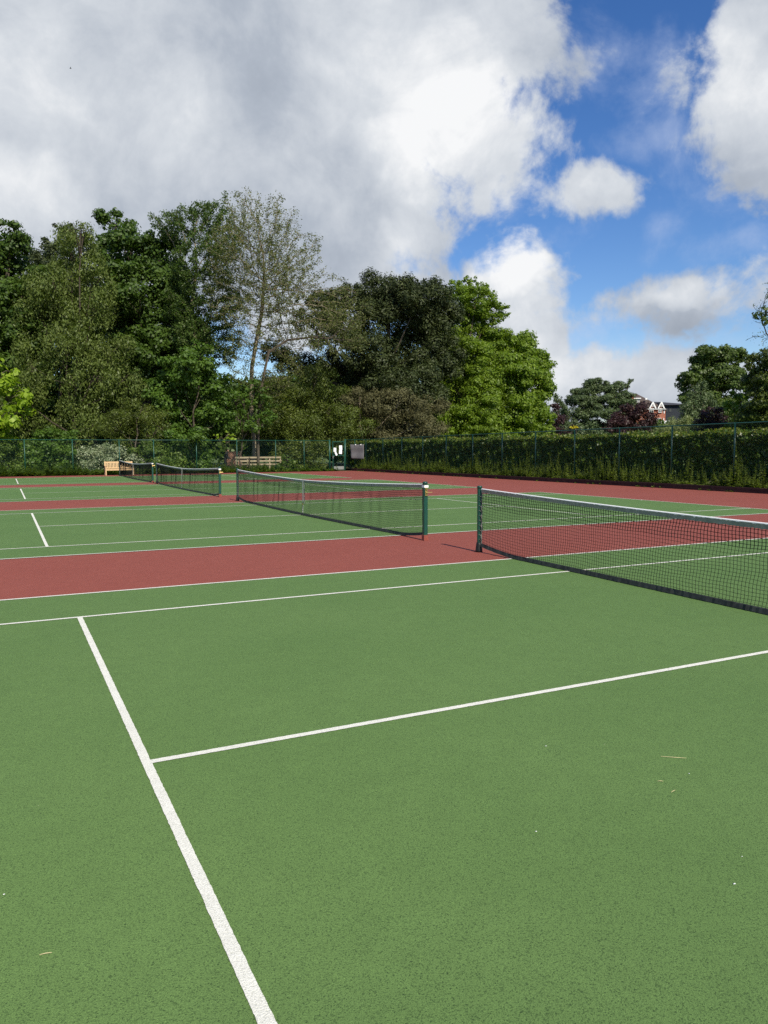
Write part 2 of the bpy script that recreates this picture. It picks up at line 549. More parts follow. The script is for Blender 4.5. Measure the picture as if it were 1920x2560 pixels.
def make_net(cy, ph, fold, label):
    root = empty('tennis_net', (0, cy, 0))
    tag(root, label, 'tennis net', 'tennis nets across the row of courts')
    ys = np.arange(-6.33, 6.331, .0452)
    rows = 21

    def zb(y):
        e = max(0, (abs(y) - 5.4) / .93)
        return .012 + .085 * e ** 1.5
    G = np.zeros((rows + 1, len(ys), 3))
    for j, y in enumerate(ys):
        zt = nettop(y) - .03; z0 = zb(y) + .03
        for i in range(rows + 1):
            t = i / rows
            sag = .006 * math.sin(y * 3.1 + i * .4) + .004 * math.sin(y * 11 + i)
            zz = z0 + (zt - z0) * (t + (sag if 0 < i < rows else 0))
            G[i, j] = (netx(y, t, ph, fold), y + .006 * math.sin(i * .9 + y * 2.3) * (1 if 0 < i < rows else 0), zz)
    wr = np.array([.0032] * (rows - 6) + [.0052] * 7)
    Vh = strands(G, wr)
    GT = np.transpose(G, (1, 0, 2))
    Vv1 = strands(GT[:, :rows - 5], .0032)
    Vv2 = strands(GT[:, rows - 6:], .0052)
    fast_mesh('mesh_netting', np.concatenate([Vh, Vv1, Vv2]), 4, M_cord, root)

    def ribbon(name, mat, fn, n, closed):
        # fn(y) -> list of section points
        mb = MB(); vs = []; yy = np.linspace(-6.33, 6.33, n); m = None
        for y in yy:
            sec = fn(y); m = len(sec); vs += sec
        fs = []
        for i in range(n - 1):
            for k in range(m):
                k2 = (k + 1) % m
                fs.append((i * m + k, i * m + k2, (i + 1) * m + k2, (i + 1) * m + k))
        fs += [tuple(range(m)), tuple(range((n - 1) * m, n * m))[::-1]]
        mb.add(vs, fs)
        return mb.build(name, mat, root)
    rr = random.Random(int(cy) + 5)
    wob = [rr.gauss(0, .0022) for _ in range(600)]

    def head(y):
        i = int((y + 6.4) * 40)
        zt = nettop(y); x = netx(y, 1, ph, fold); w = wob[i] * .8; w2 = wob[i + 3]
        return [(x - .011, y, zt - .058 + w2), (x + .011, y, zt - .058 + w2), (x + .010 + w, y, zt - .006), (x + .004, y, zt + .004),
                (x - .004, y, zt + .004), (x - .010 + w, y, zt - .006)]

    def cap(y):
        i = int((y + 6.4) * 40)
        zt = nettop(y); x = netx(y, 1, ph, fold); w = abs(wob[i + 9]) * 2.0
        return [(x - .0135, y, zt - .003 - w), (x + .0135, y, zt - .003 - w), (x + .0125, y, zt + .002), (x + .004, y, zt + .009),
                (x - .004, y, zt + .009), (x - .0125, y, zt + .002)]

    def foot(y):
        i = int((y + 6.4) * 40)
        z = zb(y); x = netx(y, 0, ph, fold); w = wob[i] * 1.5
        return [(x - .022 + w, y, z), (x + .022, y, z), (x + .008, y, z + .055), (x - .008 + w, y, z + .05 + wob[i + 5])]
    ribbon('headband', M_band, head, 500, True)
    ribbon('headband_piping', M_white, cap, 500, True)
    ribbon('bottom_tape', M_tape, foot, 320, True)
    # centre strap with buckle
    st = MB(); x = netx(0, .5, ph, fold)
    st.box(x - .021, x - .017, -.022, .022, .30, .925)
    st.box(x + .015, x + .019, -.022, .022, .30, .925)
    st.bar((x - .019, 0, .31), (x - .03, 0, .02), .02, .006)
    so = st.build('centre_strap', M_strap, root)
    MB().box(x - .034, x - .024, -.028, .028, .27, .315).build('strap_buckle', M_brass, so)
    # posts: wheel post on the near (-y) side, plain one on the far side
    for s in (-1, 1):
        p = MB(); y0 = s * 6.40
        if s < 0:
            r = .040; c = .008
            pts = []
            for z in (.0, .10, 1.055):
                for (a, b) in ((-r + c, -r), (r - c, -r), (r, -r + c), (r, r - c), (r - c, r), (-r + c, r), (-r, r - c), (-r, -r + c)):
                    pts.append((a, y0 + b, z))
            fs = [tuple(range(7, -1, -1)), tuple(range(16, 24))]
            for L in range(2):
                for k in range(8):
                    fs.append((L * 8 + k, L * 8 + (k + 1) % 8, L * 8 + 8 + (k + 1) % 8, L * 8 + 8 + k))
            p.add(pts, fs)
        else:
            p.lathe((0, y0, 0), [(.038, 0), (.038, 1.06)], 20)
        po = p.build('post', M_postg, root, smooth=False)
        if s < 0:
            MB().lathe((0, y0, 0), [(.047, 1.056), (.049, 1.085), (.040, 1.10), (.004, 1.106)], 18).build('post_cap', M_postg, po, smooth=True)
            sl = MB(); sl.box(-.046, .046, y0 - .046, y0 + .046, .0, .105)
            sl.build('base_sleeve', M_red, po, bevel=.004)
            wn = MB(); wn.box(-.026, .026, y0 - .056, y0 - .041, .84, .99)
            wn.tube([(0, y0 - .05, .90), (0, y0 - .088, .90)], .011, 10)
            wn.tube([(-.02, y0 - .084, .90), (.10, y0 - .088, .905)], .008, 8)
            wn.lathe((0, y0 - .068, .96), [(.016, -.012), (.016, .012)], 10)
            wn.build('winder', M_brass, po)
            MB().box(-.044, .044, y0 - .052, y0 + .048, .992, 1.036).build('net_cable_strap', M_white, po)
        else:
            MB().lathe((0, y0, 0), [(.042, 1.056), (.043, 1.085), (.036, 1.096), (.004, 1.10)], 18).build('post_cap', M_postg, po, smooth=True)
            sh_ = MB(); sh_.lathe((-.006, y0, 0), [(.060, 0), (.058, .03), (.047, .13), (.042, .16)], 18)
            sh_.build('post_shoe', M_postk, po, smooth=True)
        # laced net edge beside the post
        lm = MB(); ye = s * 6.335
        lm.tube([(rr.uniform(-.006, .006), ye + rr.uniform(-.004, .004), z) for z in np.linspace(.1, nettop(ye) - .05, 26)],
                [.010 + rr.uniform(-.002, .006) for _ in range(26)], 8)
        for k in range(11):
            z = .12 + k * .08
            lm.bar((-.012, ye, z), (-.030, s * 6.385, z + .02), .006, .006)
        lm.build('net_lacing', M_lace if s > 0 else M_cord, root)
    return root


make_net(CY[0], .4, .15, 'nearest net, black mesh with dirty white band, running out of the right edge')
make_net(CY[1], 2.1, 1.0, 'complete creased net beyond the nearest one, brass winder on its square post')
make_net(CY[2], 3.6, .5, 'shorter looking net third from the camera, grey centre strap hanging in its middle')
make_net(CY[3], 5.0, .3, 'smallest most distant net, its far post in front of the wooden bench')

# ------------------------------------------------------------------ sleepers and bank
root = empty('sleeper_edging', (XR, 20, 0))
tag(root, 'low dark brown timber sleeper edging along the red surround below the weeds', 'edging')
r = random.Random(3)
for lvl in range(2):
    y = -12 + lvl * 1.2
    while y < 52.9:
        L = min(2.4, 53.0 - y)
        j = r.uniform(-.012, .012)
        mb = MB(); mb.box(j - .0, j + .12, y - 20 + .006, y - 20 + L - .006, .001 + lvl * .104, .10 + lvl * .104 + r.uniform(-.004, .004))
        mb.build('sleeper', M_sleeper, root, bevel=.006)
        y += L
# bank behind
mb = MB(); vs = []; fs = []
xs = [XR + .14, XR + .5, XR + 1.2, XR + 3.5, XR + 7]
ysb = np.arange(-14, 75, .6)
for y in ysb:
    for k, x in enumerate(xs):
        vs.append((x, y, .17 + .05 * math.sin(y * 1.3 + k) * (k > 0) - .02 * k))
for i in range(len(ysb) - 1):
    for k in range(4):
        a = i * 5 + k; fs.append((a, a + 1, a + 6, a + 5))
mb.add(vs, fs); tag(mb.build('planted_bank', M_soil), kind='structure')
o = sheet('verge', -30, XR + .1, YB + .2, 56.2, .012, M_soil)
sheet('path', 11.2, 17.6, 56.2, 60, .016, M_path)

# ------------------------------------------------------------------ fences


def chainlink(p0, p1, z0, z1, pitch=.10, w=.0026, zf0=None, zf1=None):
    """diagonal wires between p0 and p1 (xy)"""
    p0 = np.array(p0, float); p1 = np.array(p1, float)
    L = np.linalg.norm(p1 - p0); d = (p1 - p0) / L
    H = z1 - z0
    segs = []
    for sgn in (1, -1):
        s = -H
        while s < L + H:
            a, b = (s, z0), (s + H, z1)
            if sgn < 0: a, b = (s + H, z0), (s, z1)
            # clip to 0..L
            (sa, za), (sb, zb_) = a, b
            if max(sa, sb) > 0 and min(sa, sb) < L:
                def cl(sx, zx, sy, zy):
                    if sx < 0: t = (0 - sx) / (sy - sx); return 0, zx + t * (zy - zx)
                    if sx > L: t = (L - sx) / (sy - sx); return L, zx + t * (zy - zx)
                    return sx, zx
                A = cl(sa, za, sb, zb_); B = cl(sb, zb_, sa, za)
                if abs(A[0] - B[0]) > .01:
                    segs.append([[*(p0 + d * A[0]), A[1]], [*(p0 + d * B[0]), B[1]]])
            s += pitch
    P = np.array(segs)
    A = P[:, 0]; B = P[:, 1]
    dd = B - A; dd /= np.linalg.norm(dd, axis=1, keepdims=True)
    nrm = np.array([d[1], -d[0], 0.0])
    T = np.cross(dd, nrm)
    q = [(nrm + T), (nrm - T), (-nrm - T), (-nrm + T)]
    F = []
    for k in range(4):
        a = q[k] * w / 2; b = q[(k + 1) % 4] * w / 2
        F.append(np.stack([A + a, B + a, B + b, A + b], 1))
    return np.concatenate(F).reshape(-1, 3)


YF = 53.4
bf = empty('back_fence', (5, YF, 0))
tag(bf, 'tall green chain link fence across the far end behind the bench', 'fence')
posts_u = [-90, 61, 181, 298, 384, 491, 592, 689, 760, 824]
bx = [aty(u, 1120, YF)[0] for u in posts_u]
for k, x in enumerate(bx):
    rr = .034 if k < len(bx) - 1 else .07
    mb = MB(); mb.tube([(x - 5, 0, 0), (x - 5, 0, 2.50)], rr, 10)
    mb.build('post', M_fence, bf, smooth=True)
mb = MB(); mb.tube([(bx[0] - 5, 0, 2.47), (bx[-1] - 5, 0, 2.44)], .024, 8); mb.build('top_rail', M_fence, bf, smooth=True)
mb = MB(); mb.tube([(bx[0] - 5, 0, .05), (bx[-1] - 5, 0, .05)], .003, 4); mb.tube([(bx[0] - 5, 0, 1.25), (bx[-1] - 5, 0, 1.25)], .003, 4)
mb.build('line_wire', M_wire, bf)
V = chainlink((bx[0] - 5, .03), (bx[-1] - 5, .03), .03, 2.46)
o = fast_mesh('chain_link_mesh', V, 4, M_wire, bf)

# gate
xg0 = aty(829, 1120, YF)[0] + .06; xg1 = aty(861, 1120, YF)[0]
gt = empty('gate', (xg0, YF - .03, 0)); gw = xg1 - xg0
tag(gt, 'narrow green mesh gate in the far corner with papers fixed to it', 'gate')
mb = MB()
for x in (0.03, gw - .03): mb.box(x - .028, x + .028, -.025, .025, .06, 2.38)
mb.build('frame_stile', M_fence, gt)
for z in (.09, 1.24, 2.35): MB().box(.059, gw - .059, -.024, .024, z - .028, z + .028).build('frame_rail', M_fence, gt)
fast_mesh('gate_mesh', chainlink((.06, .0), (gw - .06, .0), .12, 2.33), 4, M_wire, gt)
MB().box(.10, gw - .10, -.055, -.03, .10, .36).build('kick_board', M_tin, gt)
mb = MB(); mb.box(.0, .05, -.07, -.03, 1.0, 1.2); mb.tube([(.02, -.09, 1.15), (.13, -.09, 1.15)], .012, 8)
mb.build('latch', M_tin, gt)
for (x, z, w, h, a, lab) in ((.20, 1.70, .23, .32, .05, 'white notice sheet high on the latch side of the green gate'),
                             (.30, 1.38, .16, .30, -.45, 'tilted white notice sheet below another on the latch side of the gate'),
                             (gw - .36, 1.87, .26, .36, -.04, 'upper of two white sheets on the hinge side of the gate'),
                             (gw - .38, 1.52, .26, .32, .08, 'lower of two white sheets on the hinge side of the gate')):
    ro = MB(); vs = []; fs = []
    n = 5
    for i in range(n + 1):
        for j in range(n + 1):
            vs.append(((i / n - .5) * w, -.006 * math.sin(i * 1.3 + j), (j / n - .5) * h))
    for i in range(n):
        for j in range(n):
            a0 = i * (n + 1) + j; fs.append((a0, a0 + n + 1, a0 + n + 2, a0 + 1))
    ro.add(vs, fs)
    o = ro.build('notice_sheet', M_paper)
    s = o.modifiers.new('thick', 'SOLIDIFY'); s.thickness = .002
    o.location = (xg0 + x, YF - .075, z); o.rotation_euler = (0, a, 0)
    tag(o, lab, 'notice', 'papers on the gate')

# right fence
XF = 19.0
rf = empty('side_fence', (XF, 25, 0))
tag(rf, 'long green chain link fence in front of the clipped hedge on the right', 'fence')


def yx(u):
    d = CF + CR * (u - 960) / FPX
    return CAM[1] + d[1] * (XF - CAM[0]) / d[0]


ftop = lambda y: 2.70 - .0045 * (y - 15) - (.02 if y > 50 else 0)
py = [yx(u) for u in (877, 916, 958, 1005, 1057, 1115, 1181, 1254, 1337, 1434, 1545, 1675, 1831)]
while py[-1] > -6: py.append(py[-1] - 3.15)
pc = (xg1 + .07, YF)
P2 = [pc, (XF - .45, YF - .1)] + [(XF, y) for y in py[1:]]
P2[1] = ((pc[0] + XF) / 2 + .1, YF - .6)
for k, (x, y) in enumerate(P2):
    h = ftop(y) + (.0 if k else .05)
    mb = MB(); mb.tube([(x - XF, y - 25, 0), (x - XF, y - 25, h)], .034 if k else .065, 10)
    mb.build('post', M_fence, rf, smooth=True)
mb = MB()
mb.tube([(x - XF, y - 25, ftop(y) - .01) for x, y in P2], .026, 8)
mb.build('top_rail', M_fence, rf, smooth=True)
allV = []
for a, b in zip(P2[:-1], P2[1:]):
    z1 = ftop(a[1]) - .03
    allV.append(chainlink((a[0] - XF - .03, a[1] - 25), (b[0] - XF - .03, b[1] - 25), .15, z1))
fast_mesh('chain_link_mesh', np.concatenate(allV), 4, M_wire, rf)

# grey sheet hanging on the side fence
tarp = MB(); vs = []; fs = []; n = 14
c0 = np.array([P2[0][0] + .10, P2[0][1] - .10]); 
t0 = aty(881, 1112, 53.0)[:2]; t1 = np.array([XF - .07, py[1] + .15])
t0 = np.array([(t1[0]) - .75, t1[1] + 1.05])
for i in range(n + 1):
    for j in range(n + 1):
        s = i / n; t = j / n
        p = t0 + (t1 - t0) * (s + .10 * (1 - s) * t)
        bow = .03 * math.sin(s * 7 + t * 2) * t + .015 * math.sin(t * 9)
        z = 2.13 - 1.15 * t - .03 * math.sin(PI * s) * (1 - t) - .04 * s * t
        vs.append((p[0] - bow - .05, p[1] - bow, z))
for i in range(n):
    for j in range(n):
        a0 = i * (n + 1) + j; fs.append((a0, a0 + 1, a0 + n + 2, a0 + n + 1))
tarp.add(vs, fs)
tarp = tarp.build('windbreak_sheet', M_tarp, smooth=True)
s = tarp.modifiers.new('thick', 'SOLIDIFY'); s.thickness = .006
tag(tarp, 'dark grey woven sheet hung on the fence just right of the gate', 'sheet')
for s_ in (.42, .8):
    p = t0 + (t1 - t0) * s_
    tie = MB(); tie.box(p[0] - .13, p[0] - .06, p[1] - .07, p[1] + .03, 2.06, 2.14)
    o = tie.build('white_tie', M_white, tarp)

# ------------------------------------------------------------------ bench
bc = empty('garden_bench', (.17, 51.75, 0))
tag(bc, 'pale slatted wooden garden bench facing the courts at the far end', 'bench')
W2 = .90
for s in (-1, 1):
    mb = MB(); mb.box(s * W2 - .035, s * W2 + .035, -.30, -.23, 0, .62); mb.build('leg', M_teak, bc, bevel=.004)
    mb = MB(); mb.bar((s * W2, .20, 0), (s * W2, .24, .42), .07, .07); mb.bar((s * W2, .24, .40), (s * W2, .33, .95), .069, .065)
    mb.build('leg', M_teak, bc, bevel=.004)
    mb = MB(); mb.box(s * W2 - .045, s * W2 + .045, -.33, .27, .621, .655); mb.build('armrest', M_teak, bc, bevel=.008)
mb = MB()
for k in range(6): mb.box(-W2 + .04, W2 - .04, -.30 + k * .086, -.30 + k * .086 + .066, .42, .442)
mb.box(-W2 + .037, W2 - .037, -.296, -.262, .34, .418)
mb.build('seat', M_teak, bc)
mb = MB()
mb.bar((-W2 + .036, .322, .90), (W2 - .036, .322, .90), .035, .085)
mb.bar((-W2 + .036, .255, .50), (W2 - .036, .255, .50), .035, .06)
for k in range(18):
    x = -W2 + .085 + k * (2 * W2 - .17) / 17
    mb.bar((x, .258, .53), (x, .318, .86), .052, .016)
mb.build('backrest', M_teak, bc)

# ------------------------------------------------------------------ three rail timber fence behind the mesh
YT = 56.6
xa = aty(588, 1150, YT)[0]; xb = aty(703, 1150, YT)[0]
tf = empty('timber_rail_fence', ((xa + xb) / 2, YT, 0)); hw = (xb - xa) / 2
tag(tf, 'short weathered three rail timber fence behind the green mesh by a trunk', 'fence')
for z in (1.10, .82, .54):
    mb = MB(); mb.bar((-hw, -.07, z), (hw, -.07, z - .01), .03, .135); mb.build('rail', M_railw, tf)
for k in range(5):
    x = -hw + .08 + k * (2 * hw - .16) / 4
    mb = MB(); mb.box(x - .05, x + .05, -.05, .05, 0, 1.15); mb.build('post', M_railw, tf)

# ------------------------------------------------------------------ foliage
RS = np.random.RandomState(11)


def unit(n):
    v = RS.normal(size=(n, 3)); return v / np.linalg.norm(v, axis=1, keepdims=True)


def leaves(C, size, aspect=.62, up=.4, out=None, outw=.0, jit=.35, hang=0.0):
    """diamond leaves at C"""
    n = len(C)
    nrm = unit(n); nrm[:, 2] += up
    if out is not None: nrm += out * outw
    nrm /= np.linalg.norm(nrm, axis=1, keepdims=True)
    a = unit(n)
    if hang: a[:, 2] -= hang
    a -= nrm * (a * nrm).sum(1, keepdims=True); a /= np.linalg.norm(a, axis=1, keepdims=True) + 1e-9
    b = np.cross(nrm, a)
    s = size * (1 + jit * RS.uniform(-1, 1, size=(n, 1)))
    l = a * s * .5; w = b * s * .5 * aspect
    return np.stack([C - l, C + w - l * .1, C + l, C - w - l * .1], 1).reshape(-1, 3)


def lobes_to_pts(lobes, per_m2, subs=12, subr=.36, flat=.75, inner=.15, hangc=0.0, shell=.5):
    """each lobe breaks up into sub lobes, each of those into sprays of leaves.
    returns points, outward dirs and the sub-lobe centres"""
    P = []; O = []; S = []
    for (c, r) in lobes:
        c = np.array(c, float); r = np.array(r, float)
        rm = (r[0] * r[1] * r[2]) ** (1 / 3)
        ns = max(5, int(subs * (rm / 1.5) ** 1.2))
        d = unit(ns); rad = RS.uniform(.55, 1.0, (ns, 1)) ** .6
        d[:, 2] += .15; d /= np.linalg.norm(d, axis=1, keepdims=True)
        sc = c + d * r * rad
        S.append(sc)
        for k in range(ns):
            sr = rm * subr * RS.uniform(.65, 1.35) * (1.5 / max(1.5, rm)) ** .3
            n = int(per_m2 * 4 * PI * sr * sr * .8) + 4
            q = unit(n)
            rr_ = RS.uniform(shell, 1.12, (n, 1))
            # bump the spray so its rim is ragged
            rr_ *= 1 + .22 * np.sin(q[:, :1] * 7 + k) * np.cos(q[:, 1:2] * 6 + k * 2)
            p = sc[k] + q * rr_ * sr * np.array([1, 1, flat])
            if hangc:
                p[:, 2] -= np.abs(RS.normal(size=n)) * hangc * (1 - q[:, 2] * .3)
            P.append(p); O.append(q)
        n = int(inner * per_m2 * 4 * PI * rm * rm)
        if n:
            q = unit(n) * RS.uniform(.1, .8, (n, 1)) ** .6
            P.append(c + q * r); O.append(q)
    return np.concatenate(P), np.concatenate(O), np.concatenate(S)


def px_lobes(D, spec, zs=1.0):
    """spec rows: (u, v, ru_px, rv_px [, dD])"""
    out = []
    for s in spec:
        u, v, ru, rv = s[:4]; dD = s[4] if len(s) > 4 else 0
        if ru > 24 and rv > 14: dD += RS.uniform(-.8, .8) * ru * D / FPX
        d = D + dD
        c = at(u, v, d)
        out.append((c, (ru * d / FPX, ru * d / FPX * .85, rv * d / FPX * zs)))
    return out


def limbs(mb, base, lobes, S, r0, seed=0, n=8, subl=.5):
    """trunk and limbs reaching into the lobes"""
    rg = np.random.RandomState(seed)
    base = np.array(base, float)
    cs = np.array([l[0] for l in lobes])
    top = cs[np.argmax(cs[:, 2])]
    H = top[2] - base[2]
    axis = [base, base + (0, 0, H * .15), base + (top - base) * .35 * np.array([.5, .5, 1]), base + (top - base) * .65, top]
    m = 9; pts = []
    for i in range(m):
        t = i / (m - 1) * (len(axis) - 1); k = min(int(t), len(axis) - 2); f = t - k
        pts.append(np.array(axis[k]) * (1 - f) + np.array(axis[k + 1]) * f + rg.normal(size=3) * .12 * (0 < i) * (1, 1, 0))
    rad = [r0 * (1.25 if i == 0 else 1) * (1 - .85 * i / (m - 1)) for i in range(m)]
    mb.tube(pts, rad, n)
    pts = np.array(pts)
    rl = np.array([l[1][0] for l in lobes])
    for ci, c in enumerate(cs):
        if rl[ci] < .9 and (rl >= .9).any():
            bigc = cs[rl >= .9]; a = bigc[np.argmin(np.linalg.norm(bigc - c, axis=1))]
            mb.tube([a, (a + c) / 2 + rg.normal(size=3) * .08, c], [.03, .02, .008], 4); continue
        zt = base[2] + (c[2] - base[2]) * rg.uniform(.45, .7)
        k = int(np.argmin(abs(pts[:, 2] - zt))); a = pts[k]
        mid = (a + c) / 2 + (0, 0, -.08 * np.linalg.norm(c - a)) + rg.normal(size=3) * .2
        mb.tube([a, mid, c], [rad[k] * .55, rad[k] * .35, .03], 6)
        near = S[np.argsort(np.linalg.norm(S - c, axis=1))[:7]]
        for s in near:
            if rg.rand() < subl:
                mb.tube([mid * .4 + c * .6, (c + s) / 2 + rg.normal(size=3) * .15, s], [.045, .03, .012], 4)


def tree(name, label, cat, mat, D, spec, base_uv, trunk_r, leaf=.2, per=22, subs=12, subr=.36, bark=None, group=None,
         aspect=.62, up=.5, outw=1.7, hangc=0.0, hang=0.0, flat=.62, inner=.15, seed=1, crown='crown', basez=0.0, stem='trunk', shell=.5, zs=1.0):
    global RS
    RS = np.random.RandomState(seed)
    lobes = px_lobes(D, spec, zs)
    b = at(base_uv, 1124, D); b[2] = basez
    root = empty(name, tuple(b))
    tag(root, label, cat, group)
    P, O, S = lobes_to_pts(lobes, per * 2.1, int(subs * 1.0), subr * 1.12, flat, inner * 2.2, hangc, shell)
    keep = P[:, 2] > .06
    P, O = P[keep], O[keep]
    V = leaves(P, leaf * 1.08, aspect, up, O, outw, .6, hang)
    V = V - b
    fast_mesh(crown, V, 4, mat, root)
    mb = MB(); limbs(mb, b, lobes, S, trunk_r, seed)
    mb.v = [x - b for x in mb.v]
    mb.build(stem, bark or M_bark, root, smooth=True)
    return root


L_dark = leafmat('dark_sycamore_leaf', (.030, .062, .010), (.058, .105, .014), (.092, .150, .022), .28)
L_mid = leafmat('mid_green_leaf', (.040, .085, .012), (.078, .145, .018), (.125, .205, .03), .32)
L_birch = leafmat('olive_birch_leaf', (.070, .102, .020), (.118, .158, .034), (.18, .225, .06), .30)
L_lime = leafmat('bright_lime_leaf', (.13, .21, .012), (.24, .35, .02), (.34, .44, .05), .4)
L_bright = leafmat('bright_beech_leaf', (.075, .125, .010), (.145, .22, .016), (.22, .30, .03), .38)
L_bright2 = leafmat('yellow_green_leaf', (.075, .130, .010), (.145, .222, .017), (.225, .305, .035), .38)
L_pine = leafmat('dark_pine_needle', (.020, .032, .008), (.040, .056, .013), (.072, .090, .026), .1, .6)
L_pine2 = leafmat('brownish_pine_needle', (.050, .050, .018), (.085, .082, .030), (.125, .120, .05), .1, .7)
L_yew = leafmat('olive_yew_needle', (.040, .062, .008), (.082, .112, .014), (.14, .175, .025), .2)
L_copper = leafmat('copper_leaf', (.018, .008, .008), (.036, .014, .014), (.06, .024, .022), .15)
L_cedar = leafmat('blue_green_cedar_needle', (.040, .066, .024), (.080, .116, .042), (.125, .168, .062), .12)
L_oak = leafmat('oak_leaf', (.040, .070, .014), (.078, .120, .022), (.122, .175, .035), .25)
L_var = leafmat('variegated_leaf', (.10, .15, .06), (.24, .28, .16), (.44, .47, .33), .2)
L_shrub = leafmat('laurel_shrub_leaf', (.042, .080, .012), (.090, .145, .022), (.165, .235, .04), .28)
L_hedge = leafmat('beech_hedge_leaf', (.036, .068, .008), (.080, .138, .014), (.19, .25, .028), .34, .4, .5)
L_half = leafmat('half_open_leaf', (.035, .068, .012), (.068, .115, .02), (.11, .16, .035), .3)
L_newg = leafmat('sunlit_yellow_new_growth', (.10, .12, .015), (.17, .19, .025), (.26, .27, .05), .35, .4, .5)  # new shoots, their colour also brightened to paint sunlight on the hedge top
L_sparse = leafmat('young_sparse_leaf', (.065, .09, .02), (.12, .14, .038), (.19, .185, .065), .28)
L_weed = leafmat('nettle_leaf', (.075, .115, .02), (.15, .195, .04), (.23, .27, .07), .3)
L_yel = leafmat('yellow_flower', (.45, .38, .01), (.65, .55, .02), (.75, .65, .05), .2)
L_grey = leafmat('grey_green_grass_blade', (.13, .16, .05), (.19, .23, .08), (.27, .30, .12), .2)

G = 'trees beyond the far fence'
# back row, left to right (photo pixels, metres ahead)
tree('sycamore_tree', 'dark sycamore at the far left edge with large overlapping leaf layers', 'tree', L_dark, 64,
     [(-30, 640, 90, 80), (30, 590, 50, 42), (25, 670, 60, 50), (60, 820, 70, 60), (55, 740, 65, 50), (-40, 800, 120, 90), (95, 690, 45, 32), (30, 900, 95, 80), (-90, 700, 100, 120), (-60, 950, 120, 80)],
     -50, .35, leaf=.24, per=22, seed=2, group=G)
tree('lime_tree', 'bright yellow green broad leaved tree leaning in at the left edge', 'tree', L_lime, 55.5,
     [(-10, 925, 48, 40), (25, 985, 55, 42), (0, 1050, 58, 40), (-60, 980, 70, 80), (40, 1035, 38, 26), (12, 1105, 40, 22)],
     -60, .16, leaf=.30, per=11, subs=9, seed=3, group=G, aspect=.8, inner=.05)
tree('birch_tree', 'tall olive green birch with drooping sprays, left of the dark sycamore', 'tree', L_birch, 62,
     [(180, 625, 60, 42), (130, 700, 62, 52), (235, 690, 55, 50), (100, 800, 58, 60), (235, 770, 68, 48), (170, 860, 62, 50), (290, 870, 56, 46),
      (70, 910, 50, 60), (235, 940, 58, 48), (310, 950, 48, 40), (200, 1020, 62, 44), (60, 1000, 48, 44), (270, 1020, 45, 40), (150, 1055, 60, 34), (230, 1065, 50, 30), (80, 1060, 55, 34), (150, 580, 28, 26), (200, 570, 30, 26)],
     190, .2, leaf=.21, per=22, subs=12, subr=.40, seed=4, group=G, hangc=.50, hang=1.2, bark=M_barkdark, flat=.8, aspect=.36, up=.2, outw=1.3, inner=.08)
tree('dark_conifer', 'thin dark tree tops poking up behind the olive birch', 'tree', L_pine, 74,
     [(112, 610, 16, 20), (150, 585, 20, 30), (178, 578, 18, 28), (150, 650, 60, 45), (110, 660, 40, 30), (220, 600, 18, 18), (160, 740, 110, 70)],
     150, .25, leaf=.2, per=26, seed=5, group=G)
tree('sycamore_tree', 'tallest dense dark sycamore between the birch and the half bare trees', 'tree', L_dark, 70,
     [(285, 560, 45, 36), (330, 625, 75, 55), (270, 640, 42, 50), (400, 640, 62, 60), (350, 730, 105, 70), (440, 730, 60, 70), (300, 800, 80, 60),
      (430, 820, 85, 65), (370, 890, 105, 70), (460, 910, 60, 55), (290, 920, 70, 60), (250, 720, 40, 60)],
     370, .5, leaf=.25, per=18, subs=13, seed=6, group=G)
tree('oak_tree', 'broad shadowy oak behind the olive birch, filling between the two dark sycamores', 'tree', L_dark, 80,
     [(120, 800, 110, 90), (260, 820, 110, 90), (400, 850, 110, 90), (60, 930, 110, 90), (200, 950, 120, 90), (340, 960, 120, 90), (480, 980, 70, 80), (0, 780, 80, 80)],
     240, .5, leaf=.3, per=12, seed=15, group=G)
tree('maple_tree', 'mid green maple with dense bright leaf tiers below the half bare trees', 'tree', L_mid, 63,
     [(470, 915, 65, 40), (520, 965, 70, 45), (430, 980, 62, 50), (560, 1020, 45, 45), (480, 1050, 88, 50), (415, 1050, 45, 45), (500, 880, 34, 30)],
     480, .14, leaf=.22, per=22, subs=14, seed=7, group=G)
tree('yew_tree', 'low olive brown yew bush in front of the big dark sycamore', 'tree', L_yew, 58,
     [(345, 1035, 62, 36), (320, 1075, 65, 40), (390, 1080, 45, 32), (290, 1060, 40, 34)],
     340, .12, leaf=.12, per=50, seed=8, group=G, hangc=.1, aspect=.35)
tree('elder_tree', 'leafy understorey wrapped round the lower trunk of the bare ash', 'tree', L_mid, 61.8,
     [(640, 960, 30, 26), (610, 1000, 34, 30), (655, 1010, 34, 30), (600, 1050, 36, 30), (660, 1060, 36, 26), (570, 1060, 34, 34), (585, 1000, 30, 26)],
     600, .08, leaf=.17, per=20, subs=12, seed=16, group=G, inner=.05)
tree('yew_tree', 'broad drooping olive yew left of the pale pine trunk', 'tree', L_yew, 67.5,
     [(680, 960, 55, 38), (740, 1000, 68, 50), (830, 1010, 62, 50), (870, 1060, 58, 40), (700, 1060, 60, 50), (780, 1085, 80, 45), (640, 1010, 40, 40),
      (790, 940, 50, 34), (620, 1080, 40, 40), (860, 1120, 60, 34), (740, 1130, 60, 36)],
     770, .3, leaf=.14, per=40, subs=14, seed=9, group=G, hangc=.25, hang=.6, aspect=.35, flat=.6)
